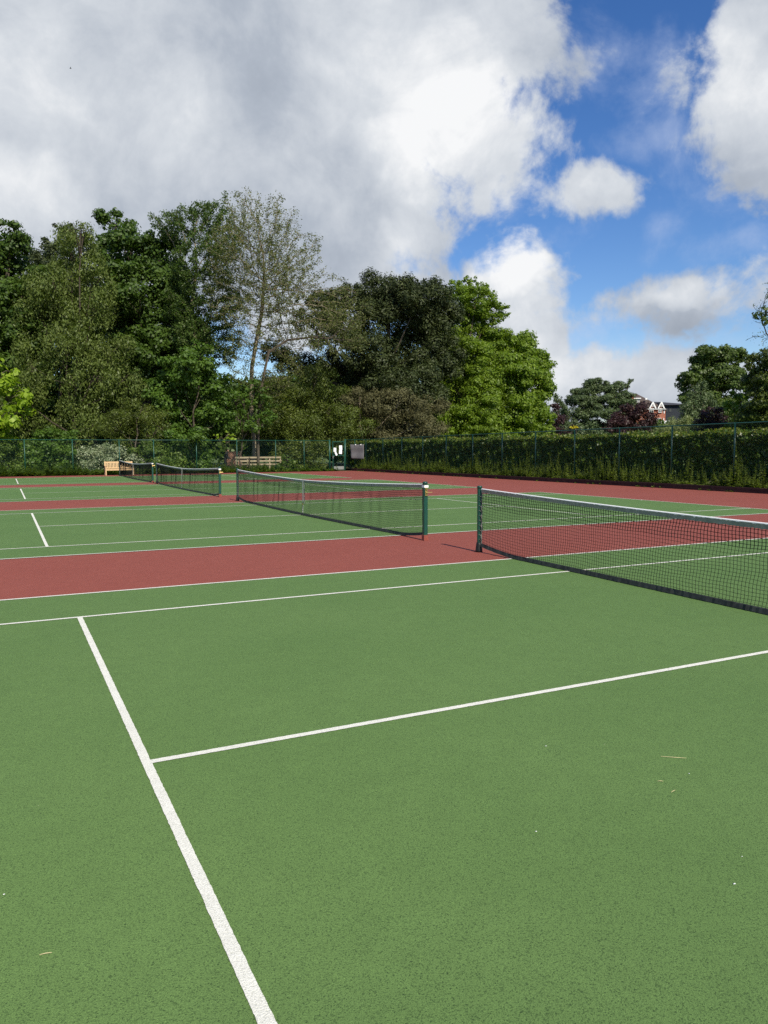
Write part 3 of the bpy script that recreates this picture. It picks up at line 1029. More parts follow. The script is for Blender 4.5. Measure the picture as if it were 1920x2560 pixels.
tree('pine_tree', 'massive dark pine with an upturned crown in the middle of the row', 'tree', L_pine, 74,
     [(960, 735, 95, 42), (1050, 740, 80, 42), (880, 760, 75, 42), (1000, 800, 125, 62), (1100, 810, 60, 62), (850, 830, 70, 50), (930, 880, 95, 60),
      (1050, 890, 95, 65), (1010, 970, 110, 60), (800, 760, 40, 30), (900, 970, 60, 50), (1120, 900, 40, 60), (760, 800, 40, 24), (830, 910, 60, 34), (740, 900, 55, 34), (690, 880, 40, 26), (790, 930, 50, 30)]
     + [(860 + 17 * k + 5 * math.sin(k * 5), 733 - 32 * math.sin(k / 16 * PI) ** .6 + 6 * math.cos(k * 3), 6, 13) for k in range(17)]
     + [(745 + 14 * k, 745 + 5 * math.sin(k * 4) - 2 * k, 6, 12) for k in range(8)],
     950, .5, leaf=.22, per=26, subs=18, subr=.30, seed=10, group=G, aspect=.4, up=1.0, inner=.25, flat=.9)
tree('pine_tree', 'brownish lower pine boughs hanging over the hedge beside a pale trunk', 'tree', L_pine2, 70,
     [(1000, 1010, 85, 34), (930, 1050, 70, 34), (1040, 1060, 80, 34), (970, 1085, 90, 30), (900, 1000, 55, 30), (1080, 1020, 50, 34)],
     908, .33, leaf=.18, per=30, subs=16, seed=12, group=G, aspect=.35, flat=.5, hangc=.2, bark=M_barkpale)
tree('beech_tree', 'fresh green tree with feathery sprays thrown right above the rounded tree', 'tree', L_bright, 80,
     [(1150, 760, 50, 45), (1190, 750, 48, 34), (1220, 785, 42, 28), (1160, 830, 75, 55), (1225, 845, 50, 36), (1190, 900, 70, 55), (1200, 970, 60, 50), (1090, 850, 50, 60), (1150, 900, 70, 55), (1130, 980, 70, 60), (1110, 1050, 70, 45), (1180, 1060, 60, 40),
      (1140, 715, 20, 14), (1175, 700, 18, 10), (1205, 712, 20, 9), (1230, 735, 20, 9), (1255, 765, 18, 9), (1262, 790, 16, 8), (1195, 1000, 50, 50)]
     + [(1140 + 16 * k * math.cos(a), 760 - 16 * k * math.sin(a) + 1.1 * k * k * (a < .9), 12, 6) for a, m in ((1.35, 4), (1.0, 5), (.72, 6), (.42, 8), (.12, 8), (-.12, 7)) for k in range(2, m)],
     1150, .35, leaf=.2, per=26, subs=20, subr=.32, seed=13, group=G, aspect=.5)
tree('lime_tree', 'rounded yellow green tree at the right end of the row', 'tree', L_bright2, 84,
     [(1300, 880, 60, 40), (1250, 890, 60, 50), (1225, 930, 50, 50), (1280, 930, 60, 50), (1330, 1085, 50, 24), (1345, 920, 38, 36), (1320, 960, 58, 50), (1240, 970, 60, 55), (1360, 985, 26, 42), (1290, 1030, 75, 48), (1345, 1050, 40, 36),
      (1215, 1050, 55, 45), (1360, 890, 16, 12), (1255, 870, 30, 26), (1250, 1085, 70, 28)],
     1290, .4, leaf=.22, per=24, subs=20, seed=14, group=G)


# --- half bare trees grown by reaching for points in the crown's volume
def colonise(start, attract, step, infl, kill, iters, seed, bias=(0, 0, .12)):
    rg = np.random.RandomState(seed)
    nodes = [np.array(p, float) for p in start]
    par = [-1] + list(range(len(start) - 1))
    A = attract.copy()
    N = np.array(nodes)
    dist = np.linalg.norm(A[:, None] - N[None], axis=2)
    near = dist.argmin(1); nd = dist.min(1)
    for it in range(iters):
        if len(A) == 0: break
        act = nd < infl
        if not act.any(): act = nd < nd.min() + .5
        dirs = {}
        for i in np.where(act)[0]:
            k = near[i]; d = A[i] - nodes[k]; d /= np.linalg.norm(d) + 1e-9
            if k in dirs: dirs[k] += d
            else: dirs[k] = d.copy()
        new = []
        for k, d in dirs.items():
            d = d / (np.linalg.norm(d) + 1e-9) + np.array(bias) + rg.normal(size=3) * .18
            d /= np.linalg.norm(d)
            new.append((nodes[k] + d * step, k))
        if not new: break
        n0 = len(nodes)
        for p, k in new: nodes.append(p); par.append(k)
        NN = np.array([p for p, _ in new])
        d2 = np.linalg.norm(A[:, None] - NN[None], axis=2)
        m = d2.min(1); am = d2.argmin(1)
        b = m < nd
        nd = np.where(b, m, nd); near = np.where(b, am + n0, near)
        kp = nd > kill
        A = A[kp]; nd = nd[kp]; near = near[kp]
    return np.array(nodes), np.array(par)


def skeleton(nodes, par, tip, expo=2.4, rmax=.3):
    n = len(nodes); r = np.zeros(n); cnt = np.zeros(n)
    acc = np.zeros(n)
    for i in range(n - 1, -1, -1):
        r[i] = max(tip, acc[i] ** (1 / expo)) if acc[i] > 0 else tip
        if par[i] >= 0: acc[par[i]] += r[i] ** expo
    g = math.log(rmax / tip) / math.log(r.max() / tip)
    return tip * (r / tip) ** g


def skel_mesh(nodes, par, r, base):
    F = []
    i = np.where(par >= 0)[0]; A = nodes[par[i]]; B = nodes[i]
    ra = np.minimum(r[par[i]], r[i] * 1.5)[:, None]; rb = r[i][:, None]
    d = B - A; d /= np.linalg.norm(d, axis=1, keepdims=True) + 1e-9
    ref = np.tile([.3, .9, .1], (len(i), 1)); x = np.cross(d, ref); x /= np.linalg.norm(x, axis=1, keepdims=True); y = np.cross(d, x)
    k = 5
    q = [math.cos(2 * PI * j / k) * x + math.sin(2 * PI * j / k) * y for j in range(k)]
    for j in range(k):
        a, b = q[j], q[(j + 1) % k]
        F.append(np.stack([A + a * ra, A + b * ra, B + b * rb, B + a * rb], 1))
    return np.concatenate(F).reshape(-1, 3) - base


def sparse_tree(name, label, D, spec, trunk, natt, nleaf, leaf, mat, bark, seed, rmax, step=.34, kill=.5, infl=3.4, group=G, tip=.011):
    """trunk: list of (u, v, dD) from the base up"""
    global RS
    RS = np.random.RandomState(seed)
    lob = px_lobes(D, spec); vol = np.array([np.prod(l[1]) for l in lob]); vol = vol / vol.sum()
    A = []
    for (c, r), f in zip(lob, vol):
        k = int(natt * f) + 5
        A.append(c + unit(k) * RS.uniform(.05, 1, (k, 1)) ** .45 * np.array(r))
    A = np.concatenate(A)
    st = []
    tp = [at(u, v, D + dd) for u, v, dd in trunk]; tp[0][2] = 0
    for a, b in zip(tp[:-1], tp[1:]):
        m = max(2, int(np.linalg.norm(b - a) / step))
        for j in range(m): st.append(a + (b - a) * j / m)
    st.append(tp[-1])
    nodes, par = colonise(st, A, step, infl, kill, 90, seed)
    r = skeleton(nodes, par, tip, 2.35, rmax)
    base = tp[0]
    root = empty(name, tuple(base)); tag(root, label, 'tree', group)
    fast_mesh('trunk', skel_mesh(nodes, par, r, base), 4, bark, root)
    thin = np.where(r < tip * 2.2)[0]
    idx = RS.choice(thin, nleaf)
    C = nodes[idx] + RS.normal(size=(nleaf, 3)) * .14
    # leaves gather in loose tufts
    fast_mesh('crown', leaves(C, leaf, .6, .3, None, 0, .4, .3) - base, 4, mat, root)
    return root


sparse_tree('ash_tree', 'tall nearly bare tree with pale forked trunk rising above all the others', 64,
            [(640, 600, 110, 90), (600, 530, 50, 55), (650, 680, 130, 110), (750, 760, 75, 60), (700, 560, 60, 60), (760, 660, 60, 90), (690, 720, 120, 90), (790, 600, 30, 30), (570, 650, 60, 90), (560, 740, 60, 80), (630, 800, 85, 80),
             (720, 850, 80, 50), (830, 800, 75, 45), (860, 740, 50, 40), (620, 500, 45, 30), (690, 500, 30, 26), (830, 690, 20, 16)],
            [(633, 1180, 0), (636, 1110, 0), (628, 1000, 0), (630, 920, 0), (640, 860, 0), (655, 780, 0), (660, 700, 0)], 6500, 34000, .13, L_sparse, M_bark2, 21, .18)
sparse_tree('maple_tree', 'half leafed thin tree just left of the nearly bare ash', 67,
            [(480, 560, 65, 48), (415, 560, 45, 34), (530, 545, 55, 48), (560, 600, 50, 60), (500, 660, 75, 80), (470, 760, 60, 80), (550, 760, 60, 80), (560, 860, 50, 60), (568, 500, 10, 34), (490, 840, 60, 60)],
            [(492, 1180, 0), (492, 1000, 0), (488, 860, 0), (480, 760, 0), (490, 680, 0)], 4600, 42000, .16, L_half, M_bark2, 22, .19)
# second stem of the ash, leaning right with a long low limb
sparse_tree('ash_tree', 'arching dead looking limbed tree stretching right towards the dark pine', 62.5,
            [(770, 835, 50, 24), (850, 800, 60, 50), (900, 780, 40, 40), (700, 780, 40, 70), (690, 680, 40, 60), (880, 850, 45, 34), (720, 940, 50, 40), (600, 900, 45, 70), (665, 980, 50, 60), (820, 870, 50, 30)],
            [(646, 1180, 0), (645, 1060, 0), (655, 960, 0), (672, 880, 0), (720, 850, 0), (780, 843, 0), (820, 846, 0)], 2600, 9000, .13, L_sparse, M_bark, 23, .13)
sparse_tree('bare_tree', 'leafless upswept branches over the trees at the right edge', 60,
            [(1960, 830, 90, 60), (1900, 800, 45, 60), (1890, 850, 40, 22), (1970, 760, 90, 80)],
            [(2120, 1124, 0), (2110, 980, 0), (2040, 900, 0), (1980, 860, 0), (1940, 868, 0)], 900, 600, .12, L_oak, M_barkdark, 24, .2, group='trees beyond the hedge', tip=.014, step=.45, kill=.8)

# right hand group beyond the hedge
G2 = 'trees beyond the hedge'
tree('slim_conifer', 'small blue grey tree tip showing between the lime and the cedar', 'tree', L_cedar, 120,
     [(1395, 1000, 16, 18), (1400, 1035, 22, 28), (1395, 1075, 26, 26)], 1397, .15, leaf=.22, per=20, seed=31, group=G2, hangc=.2)
tree('copper_beech', 'narrow dark copper beech between the lime tree and the cedar', 'tree', L_copper, 100,
     [(1385, 1030, 18, 24), (1385, 1065, 30, 30), (1375, 1095, 38, 24), (1410, 1090, 20, 22)], 1388, .16, leaf=.18, per=26, seed=32, group=G2)
tree('cedar_tree', 'spreading layered blue green cedar left of the brick house', 'tree', L_cedar, 112,
     [(1490, 958, 34, 13), (1460, 978, 34, 11), (1510, 972, 36, 12), (1550, 965, 26, 13), (1560, 985, 30, 10), (1575, 952, 10, 7), (1445, 1000, 40, 14), (1500, 998, 50, 14), (1555, 1005, 36, 12),
      (1430, 1030, 28, 16), (1490, 1030, 50, 18), (1540, 1035, 40, 16), (1425, 1065, 32, 20), (1480, 1070, 45, 22), (1540, 1075, 40, 20)],
     1490, .4, leaf=.26, per=40, subs=26, subr=.30, seed=33, group=G2, flat=.45, hangc=.2, aspect=.3, up=.9, inner=.2)
tree('weeping_shrub', 'low mounded weeping grey green shrub below the cedar', 'shrub', L_cedar, 80,
     [(1465, 1072, 34, 20), (1480, 1095, 40, 22), (1440, 1098, 25, 20)], 1468, .06, leaf=.16, per=34, seed=34, group='shrubs beyond the hedge', hangc=.35, stem='stems')
tree('copper_beech', 'wide dark purple copper bush half hiding the brick house', 'tree', L_copper, 88,
     [(1590, 1030, 38, 24), (1560, 1060, 48, 30), (1610, 1060, 36, 30), (1540, 1090, 55, 24), (1610, 1095, 50, 22), (1565, 1025, 22, 14)], 1580, .16, leaf=.18, per=30, seed=35, group=G2)
tree('yellow_shrub', 'small bright yellow flowering shrub top above the fence rail', 'shrub', L_yel, 52,
     [(1431, 1066, 9, 5), (1437, 1069, 8, 4)], 1432, .03, leaf=.09, per=90, seed=36, group='shrubs beyond the hedge', stem='stems')
tree('grey_shrub', 'pale grey green grassy bush in front of the house terrace', 'shrub', L_grey, 75,
     [(1700, 1062, 38, 22), (1680, 1080, 48, 24), (1730, 1085, 38, 24), (1720, 1050, 22, 12)], 1700, .08, leaf=.2, per=30, seed=37, group='shrubs beyond the hedge', aspect=.2, hangc=.2, stem='stems')
tree('copper_beech', 'rounded dull purple copper bush under the birch on the right', 'tree', L_copper, 72,
     [(1780, 1040, 38, 24), (1760, 1070, 44, 28), (1810, 1065, 34, 30), (1780, 1095, 60, 24)], 1782, .14, leaf=.16, per=32, seed=38, group=G2)
tree('oak_tree', 'large spreading oak with an uneven crown right of the house', 'tree', L_oak, 120,
     [(1790, 885, 45, 24), (1760, 910, 40, 28), (1830, 895, 36, 26), (1720, 945, 30, 16), (1740, 970, 40, 24), (1790, 950, 55, 36), (1840, 950, 40, 36), (1720, 1000, 28, 20), (1780, 1010, 60, 36), (1840, 1020, 40, 36)],
     1795, .55, leaf=.3, per=17, subs=14, seed=39, group=G2)
tree('birch_tree', 'small drooping grey green birch in front of the oak', 'tree', L_cedar, 92,
     [(1750, 985, 30, 26), (1735, 1015, 32, 28), (1770, 1020, 32, 28), (1760, 960, 16, 16), (1740, 1045, 42, 22)], 1752, .14, leaf=.16, per=32, seed=40, group=G2, hangc=.5, hang=1)
tree('chestnut_tree', 'bright green tiered chestnut near the right edge', 'tree', L_bright, 70,
     [(1850, 990, 28, 18), (1835, 1020, 28, 20), (1868, 1030, 30, 24), (1850, 1060, 36, 24), (1870, 1085, 40, 20)], 1856, .16, leaf=.26, per=16, seed=41, group=G2, flat=.5, inner=.1)
tree('willow_tree', 'tall olive green tree filling the right edge of the view', 'tree', L_yew, 66,
     [(1905, 900, 40, 32), (1890, 950, 38, 40), (1915, 960, 50, 50), (1895, 1050, 50, 50), (1930, 930, 50, 50), (1900, 1010, 40, 45), (1945, 1010, 50, 50), (1910, 1070, 46, 36), (1870, 900, 14, 16)], 1965, .25, leaf=.17, per=34, subs=16, seed=42, group=G2)
tree('alder_tree', 'dark leafy branch top high above the bare twigs at the right edge', 'tree', L_oak, 58,
     [(1925, 775, 34, 30), (1900, 790, 22, 14), (1945, 740, 26, 22), (1960, 800, 40, 36), (1990, 860, 40, 60), (2010, 960, 40, 60)], 2010, .2, leaf=.16, per=14, seed=43, group=G2, inner=.03)

# shrubs just behind the back fence
GS = 'shrubs behind the far fence'
tree('laurel_shrub', 'dark green laurel bush behind the fence at the left edge', 'shrub', L_shrub, 56.5,
     [(40, 1130, 60, 36), (-30, 1130, 60, 40), (20, 1170, 80, 28)], 20, .05, leaf=.13, per=46, seed=51, group=GS, stem='stems')
tree('laurel_shrub', 'rounded bush rising above the fence between the left edge and the pale shrub', 'shrub', L_mid, 57,
     [(130, 1098, 45, 30), (100, 1130, 50, 34), (160, 1140, 45, 34), (130, 1170, 75, 26), (170, 1090, 30, 18)], 130, .05, leaf=.15, per=42, seed=52, group=GS, stem='stems')
tree('dogwood_shrub', 'pale variegated cream and green shrub directly behind the bench', 'shrub', L_var, 57,
     [(240, 1132, 50, 24), (290, 1128, 42, 20), (215, 1150, 38, 24), (270, 1155, 60, 24), (330, 1150, 36, 18)], 260, .04, leaf=.12, per=44, seed=53, group=GS, stem='stems')
tree('laurel_shrub', 'green bush between the pale shrub and the hazel bush behind the fence', 'shrub', L_shrub, 58,
     [(380, 1120, 45, 26), (350, 1150, 45, 28), (410, 1150, 45, 30), (330, 1175, 60, 18), (400, 1175, 60, 18)], 375, .05, leaf=.14, per=42, seed=54, group=GS, stem='stems')
tree('hazel_shrub', 'tall leafy bush behind the fence left of the dark clothed person', 'shrub', L_mid, 59,
     [(470, 1095, 55, 26), (440, 1125, 45, 28), (495, 1125, 38, 30), (515, 1150, 26, 26), (455, 1165, 70, 26)], 480, .05, leaf=.16, per=40, seed=55, group=GS, stem='stems')
tree('lime_sapling', 'small yellow green leaf clump hanging at the fence rail left of the trunk', 'shrub', L_lime, 60.5,
     [(572, 1086, 12, 10), (582, 1094, 10, 8), (565, 1102, 8, 5), (540, 1092, 8, 6)], 560, .03, leaf=.2, per=16, seed=56, group=GS, inner=.02, stem='stems')
tree('nettle_clump', 'leafy green clump at the right end of the timber rail fence', 'shrub', L_shrub, 61,
     [(718, 1150, 16, 14), (735, 1162, 22, 12), (712, 1165, 20, 10)], 722, .02, leaf=.15, per=40, seed=57, group=GS, stem='stems')
tree('yew_shrub', 'drooping yew foliage behind the fence left of the gate', 'shrub', L_yew, 63.5,
     [(770, 1120, 40, 26), (730, 1118, 30, 24), (800, 1130, 30, 30), (790, 1155, 34, 18)], 775, .05, leaf=.12, per=46, seed=58, group=GS, hangc=.2, stem='stems')

# distant wood closing the gaps
RS = np.random.RandomState(60)
lob = px_lobes(92, [(u, 1010 + 20 * math.sin(u * .013) , 75, 75) for u in range(-150, 1240, 60)] + [(u, 1095, 60, 55) for u in range(-150, 1330, 45)] + [(u, 1105, 90, 40, 70) for u in range(1350, 2200, 60)] + [(u, 1060, 60, 50, 60) for u in range(1800, 2200, 60)])
P, O, S = lobes_to_pts(lob, 11, 10, .42, .8, .9)
V = leaves(P, .5, .7, .3, O, .5)
tag(fast_mesh('distant_woodland', V, 4, L_dark), 'dark mass of woodland closing the gaps behind the front trees', 'woodland', kind='stuff')

# ------------------------------------------------------------------ hedge
RS = np.random.RandomState(70)
HX0, HX1, HY0, HY1, HZ = 19.75, 21.3, -8.0, 57.5, 2.30
hd = empty('clipped_hedge', (HX0, 25, 0))
tag(hd, 'long clipped dark green beech hedge behind the side fence', 'hedge')


def hz(y): return HZ + .04 * np.sin(y * 1.1) + .03 * np.sin(y * 2.7 + 1)


n = 62000
yy = RS.uniform(HY0 ** 1.0, HY1, n)
zz = RS.uniform(.12, 1, n) ** .8 * (hz(yy) - .02)
dep = RS.exponential(.10, n)
lump = .07 * np.sin(yy * 3.1 + zz * 4) + .05 * np.sin(yy * 7.3 - zz * 6) + .05 * np.sin(zz * 9 + yy)
F1 = np.stack([HX0 + lump + dep, yy, zz], 1)
n2 = 42000
yy2 = RS.uniform(HY0, HY1, n2); xx2 = RS.uniform(HX0 - .02, HX1, n2)
F2 = np.stack([xx2, yy2, hz(yy2) - RS.exponential(.05, n2) + .08 * np.abs(RS.normal(size=n2)) * (RS.rand(n2) < .3)], 1)
n3 = 9000
yy3 = RS.uniform(HY0, HY1, n3)
F3 = np.stack([HX1 - RS.exponential(.08, n3), yy3, RS.uniform(.1, 1, n3) * hz(yy3)], 1)
C = np.concatenate([F1, F2, F3])
O = np.concatenate([np.tile([-1.0, 0, .5], (n, 1)), np.tile([0, 0, 1.0], (n2, 1)), np.tile([1.0, 0, .3], (n3, 1))])
fast_mesh('foliage', leaves(C, .125, .7, .25, O, .55) - np.array([HX0, 25, 0]), 4, L_hedge, hd)
mb = MB()
for k in range(180):
    y = HY0 + (k + .5) * (HY1 - HY0) / 180
    x = (HX0 + HX1) / 2 + rnd.uniform(-.2, .2)
    mb.tube([(x - HX0, y - 25, 0), (x - HX0 + rnd.uniform(-.1, .1), y - 25, 1.0), (x - HX0 + rnd.uniform(-.3, .3), y - 25 + rnd.uniform(-.2, .2), 2.0)], [.05, .035, .015], 5)
    for j in range(5):
        z = rnd.uniform(.5, 1.7)
        mb.tube([(x - HX0, y - 25, z), (x - HX0 + rnd.uniform(-.6, .6), y - 25 + rnd.uniform(-.3, .3), z + .4)], [.015, .006], 4)
mb.build('stems', M_barkdark, hd)
n4 = 16000
yy = RS.uniform(HY0, HY1, n4)
tuft = np.clip(np.sin(yy * 4.3) * np.sin(yy * 1.9 + 1) + .4, .05, 1)
C = np.stack([RS.uniform(HX0 - .04, HX1, n4), yy, hz(yy) + RS.uniform(-.10, .20, n4) * tuft], 1)
fast_mesh('sunlit_new_growth', leaves(C, .11, .65, .2, None, 0) - np.array([HX0, 25, 0]), 4, L_newg, hd)  # shoots along the top, sunlight partly put into their paler leaf colour
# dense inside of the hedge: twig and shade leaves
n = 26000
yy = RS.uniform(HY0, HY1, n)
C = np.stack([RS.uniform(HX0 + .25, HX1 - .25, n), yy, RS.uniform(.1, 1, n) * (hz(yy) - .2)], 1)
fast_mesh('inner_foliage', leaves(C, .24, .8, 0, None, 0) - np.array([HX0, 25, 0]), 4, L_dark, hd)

# ------------------------------------------------------------------ weeds along the bank and under the back fence
def weeds(name, label, stems, mat, seed):
    """stems: array of (x, y, z, height, spread)"""
    global RS
    RS = np.random.RandomState(seed)
    V = []
    for (x, y, z, h, sp) in stems:
        lean = RS.normal(size=2) * .12
        nl = max(4, int(h / .045))
        t = np.linspace(.08, 1, nl)
        base = np.stack([x + lean[0] * t * h, y + lean[1] * t * h, z + t * h], 1)
        for s in range(3):
            a = RS.uniform(0, 2 * PI, nl)
            L = (.15 * sp * (1.2 - t))[:, None]
            d = np.stack([np.cos(a), np.sin(a), RS.uniform(-.2, .5, nl)], 1)
            e = base + d * L
            w = np.cross(d, [0, 0, 1.0]); w /= np.linalg.norm(w, axis=1, keepdims=True) + 1e-9
            w = w * L * .36
            V.append(np.stack([base, (base + e) / 2 + w, e, (base + e) / 2 - w], 1).reshape(-1, 3))
        b0 = np.array([x, y, z]); b1 = base[-1]; w = np.array([.004, .004, 0])
        V.append(np.stack([b0 - w, b0 + w, b1 + w * .5, b1 - w * .5]))
        w = np.array([.004, -.004, 0])
        V.append(np.stack([b0 - w, b0 + w, b1 + w * .5, b1 - w * .5]))
    return tag(fast_mesh(name, np.concatenate(V), 4, mat), label, 'weeds', kind='stuff')


rs = np.random.RandomState(80)
st = []
for k in range(5200):
    y = rs.uniform(-6, 53); x = rs.uniform(XR + .16, HX0 - .05)
    clump = .5 + .5 * math.sin(y * 1.7) * math.sin(y * .61 + 1)
    back = (x - XR) / 1.4
    h = rs.uniform(.12, .42) + (rs.rand() < .36 * clump + .08) * rs.uniform(.3, .95) * (.35 + back)
    h *= .62 + .55 * abs(math.sin(y * .83 + .4) * math.sin(y * 2.3)) + (.25 if rs.rand() < .1 else 0)
    if 17.5 < y < 20.5 and rs.rand() < .6: h *= .4
    st.append((x, y, .15, h, rs.uniform(.8, 1.3)))
for k in range(60):
    y = rs.uniform(-2, 53); st.append((XR - .01 - rs.uniform(0, .05), y, 0, rs.uniform(.04, .10), .8))
weeds('bank_weeds', 'nettles and grass growing along the bank between sleepers and hedge', st, L_weed, 81)
st = []
for k in range(3600):
    x = rs.uniform(-11, 17.0); y = rs.uniform(YB + .05, 55.6)
    tall = .5 + .5 * math.sin(x * 1.3) * math.sin(x * .47 + 2)
    h = rs.uniform(.12, .40) * (1.1 if x < 9 else .8) + (rs.rand() < .25 * tall) * rs.uniform(.2, .6)
    if x > 14.5: h *= .7
    st.append((x, y, 0, h, rs.uniform(1.1, 1.9)))
weeds('fence_undergrowth', 'ivy and low weeds spilling from under the far fence onto the red edge', st, L_shrub, 82)

# ------------------------------------------------------------------ buildings
M_brick = bpy.data.materials.new('red_brick'); M_brick.use_nodes = True
nb = M_brick.node_tree; bb = nb.nodes['Principled BSDF']
tcb = node(nb, 'ShaderNodeTexCoord'); mpb = node(nb, 'ShaderNodeMapping'); mpb.inputs['Rotation'].default_value = (PI / 2, 0, 0)
nb.links.new(tcb.outputs['Object'], mpb.inputs['Vector'])
br = node(nb, 'ShaderNodeTexBrick'); br.inputs['Scale'].default_value = 4
br.inputs['Color1'].default_value = (.28, .075, .04, 1); br.inputs['Color2'].default_value = (.36, .12, .065, 1)
br.inputs['Mortar'].default_value = (.32, .26, .2, 1); br.inputs['Mortar Size'].default_value = .012
nb.links.new(mpb.outputs['Vector'], br.inputs['Vector']); nb.links.new(br.outputs['Color'], bb.inputs['Base Color'])
bb.inputs['Roughness'].default_value = .9
M_roof = simple('dark_clay_tile', (.085, .066, .058), .8, .3, 6, .2, bump=.5)
M_roof2 = simple('grey_slate_roof', (.055, .055, .06), .7, .2, 2, .3)
M_trim = simple('white_painted_trim', (.80, .80, .78), .5, .05, 4)
M_dglass, ngl, bgl = newmat('dark_window_glass')
bgl.inputs['Base Color'].default_value = (.02, .03, .035, 1); bgl.inputs['Roughness'].default_value = .08
bgl.inputs['Specular IOR Level'].default_value = .8
M_darkw = simple('dark_weatherboard', (.028, .033, .042), .8, .3, 3, .2)

HD = 180.0
hp = at(1540 + 900 / 9.217, 1124, HD); hp[2] = 0
fx = np.array([CR[0], CR[1]]); fx /= np.linalg.norm(fx)
# turn the front a little so that its right end recedes
rz = math.atan2(fx[1], fx[0])
hs = empty('brick_house', tuple(hp), rz)
tag(hs, 'red brick house with dark roof and two white gabled dormers beyond the hedge', 'house')
K = FPX / HD


def hx(zx): return (zx - 900) / 9.217 / K


def hzz(zy): return 1.699 + (1124 - (960 + zy / 9.217)) / K


xl, xr = hx(150), hx(1085); ze = hzz(615)
mb = MB(); mb.box(xl, xr, 0, 9, 0, ze); mb.box(hx(1085) + .001, hx(1140), .6, 9, 0, ze - .3)
mb.build('wall', M_brick, hs)
# main hipped roof
rm = MB(); zr = hzz(225)
xR0, xR1 = hx(330), hx(580)
rm.add([(xl - .4, -.4, ze), (xr + .5, -.4, ze), (xr + .5, 9.4, ze), (xl - .4, 9.4, ze), (xR0, 4.5, zr), (xR1, 4.5, zr),
        (xl - .4, -.4, ze - .15), (xr + .5, -.4, ze - .15), (xr + .5, 9.4, ze - .15), (xl - .4, 9.4, ze - .15)],
       [(0, 1, 5, 4), (1, 2, 5), (2, 3, 4, 5), (3, 0, 4), (6, 7, 1, 0), (7, 8, 2, 1), (8, 9, 3, 2), (9, 6, 0, 3), (9, 8, 7, 6)])
ro = rm.build('roof', M_roof, hs)
MB().box(hx(292), hx(362), -.9, -.1, 0, hzz(288)).build('chimney', M_brick, ro)
MB().box(hx(690), hx(735), 1.25, 1.6, hzz(388), hzz(350)).build('roof_light', M_trim, ro)
# small flat topped dormer
dm = MB(); x0, x1 = hx(400), hx(520)
dm.box(x0, x1, -.2, 3, hzz(470), hzz(372)); d_ = dm.build('dormer', M_roof, hs)
rm = MB(); rm.add([(hx(360), -.6, hzz(368)), (hx(530), -.6, hzz(368)), (hx(530), 3.2, hzz(368)), (hx(360), 3.2, hzz(368)), (hx(415), 2.2, hzz(255)), (hx(425), 2.2, hzz(255))],
                 [(0, 1, 5, 4), (1, 2, 5), (2, 3, 4, 5), (3, 0, 4), (3, 2, 1, 0)])
rm.build('dormer_roof', M_roof, d_)
MB().box(hx(360), hx(530), -.66, -.605, hzz(378), hzz(358)).build('fascia', M_trim, d_)


def window(xa_, xb_, za, zb_, y, nx, nz, par_, mt=None):
    w = xb_ - xa_; h = zb_ - za; t = .055
    f = MB()
    f.box(xa_, xb_, y - .08, y, za, za + t * 1.6); f.box(xa_, xb_, y - .08, y, zb_ - t, zb_)
    f.box(xa_, xa_ + t, y - .078, y, za + t * 1.6, zb_ - t); f.box(xb_ - t, xb_, y - .078, y, za + t * 1.6, zb_ - t)
    for i in range(1, nx): f.box(xa_ + w * i / nx - t / 2, xa_ + w * i / nx + t / 2, y - .076, y, za + t * 1.6, zb_ - t)
    for i in range(1, nz): f.box(xa_ + t, xb_ - t, y - .07, y - .01, za + h * i / nz - t / 3, za + h * i / nz + t / 3)
    o = f.build('window', mt or M_trim, par_)
    MB().box(xa_ + t * .5, xb_ - t * .5, y - .03, y + .02, za + t, zb_ - t * .5).build('pane', M_dglass, o)
    return o


window(hx(432), hx(508), hzz(455), hzz(382), -.22, 3, 2, d_)
for (ga, gb, ax, wa, wb) in ((732, 872, 808, 738, 830), (928, 1066, 1003, 940, 1024)):
    x0, x1, xm = hx(ga), hx(gb), hx(ax); zt = hzz(455); zb_ = hzz(600)
    g = MB()
    g.add([(x0 + .15, -.3, zb_), (x1 - .15, -.3, zb_), (xm, -.3, zt - .2), (x0 + .15, 2.6, zb_), (x1 - .15, 2.6, zb_), (xm, 2.6, zt - .2)],
          [(0, 1, 2), (5, 4, 3), (0, 3, 4, 1)])
    g.box(hx(wa) - .15, hx(wb) + .15, -.302, -.002, hzz(690), zb_)
    gg = g.build('gable', M_brick, hs)
    q = MB()
    q.add([(x0, -.55, zb_), (xm, -.55, zt), (x1, -.55, zb_), (x0, 2.8, zb_), (xm, 2.8, zt), (x1, 2.8, zb_)],
          [(0, 1, 4, 3), (1, 2, 5, 4)])
    so = q.build('gable_roof', M_roof, gg); sm = so.modifiers.new('thick', 'SOLIDIFY'); sm.thickness = .12
    q = MB(); q.bar((x0 - .02, -.60, zb_), (xm, -.60, zt + .02), .08, .26); q.bar((xm, -.602, zt + .02), (x1 + .02, -.602, zb_), .08, .26)
    q.bar((xm, -.59, zt - .1), (xm, -.59, zt - 1.0), .10, .08); q.bar((x0 + .25, -.585, zb_ + .55), (x1 - .25, -.585, zb_ + .55), .07, .10)
    q.build('bargeboard', M_trim, gg)
    window(hx(wa), hx(wb), hzz(692), hzz(590), -.33, 2, 2, gg)
window(hx(915), hx(1020), hzz(890), hzz(815), -.01, 3, 2, hs)
window(hx(715), hx(740), hzz(890), hzz(812), -.01, 1, 2, hs)
window(hx(780), hx(840), hzz(890), hzz(830), -.01, 2, 2, hs)
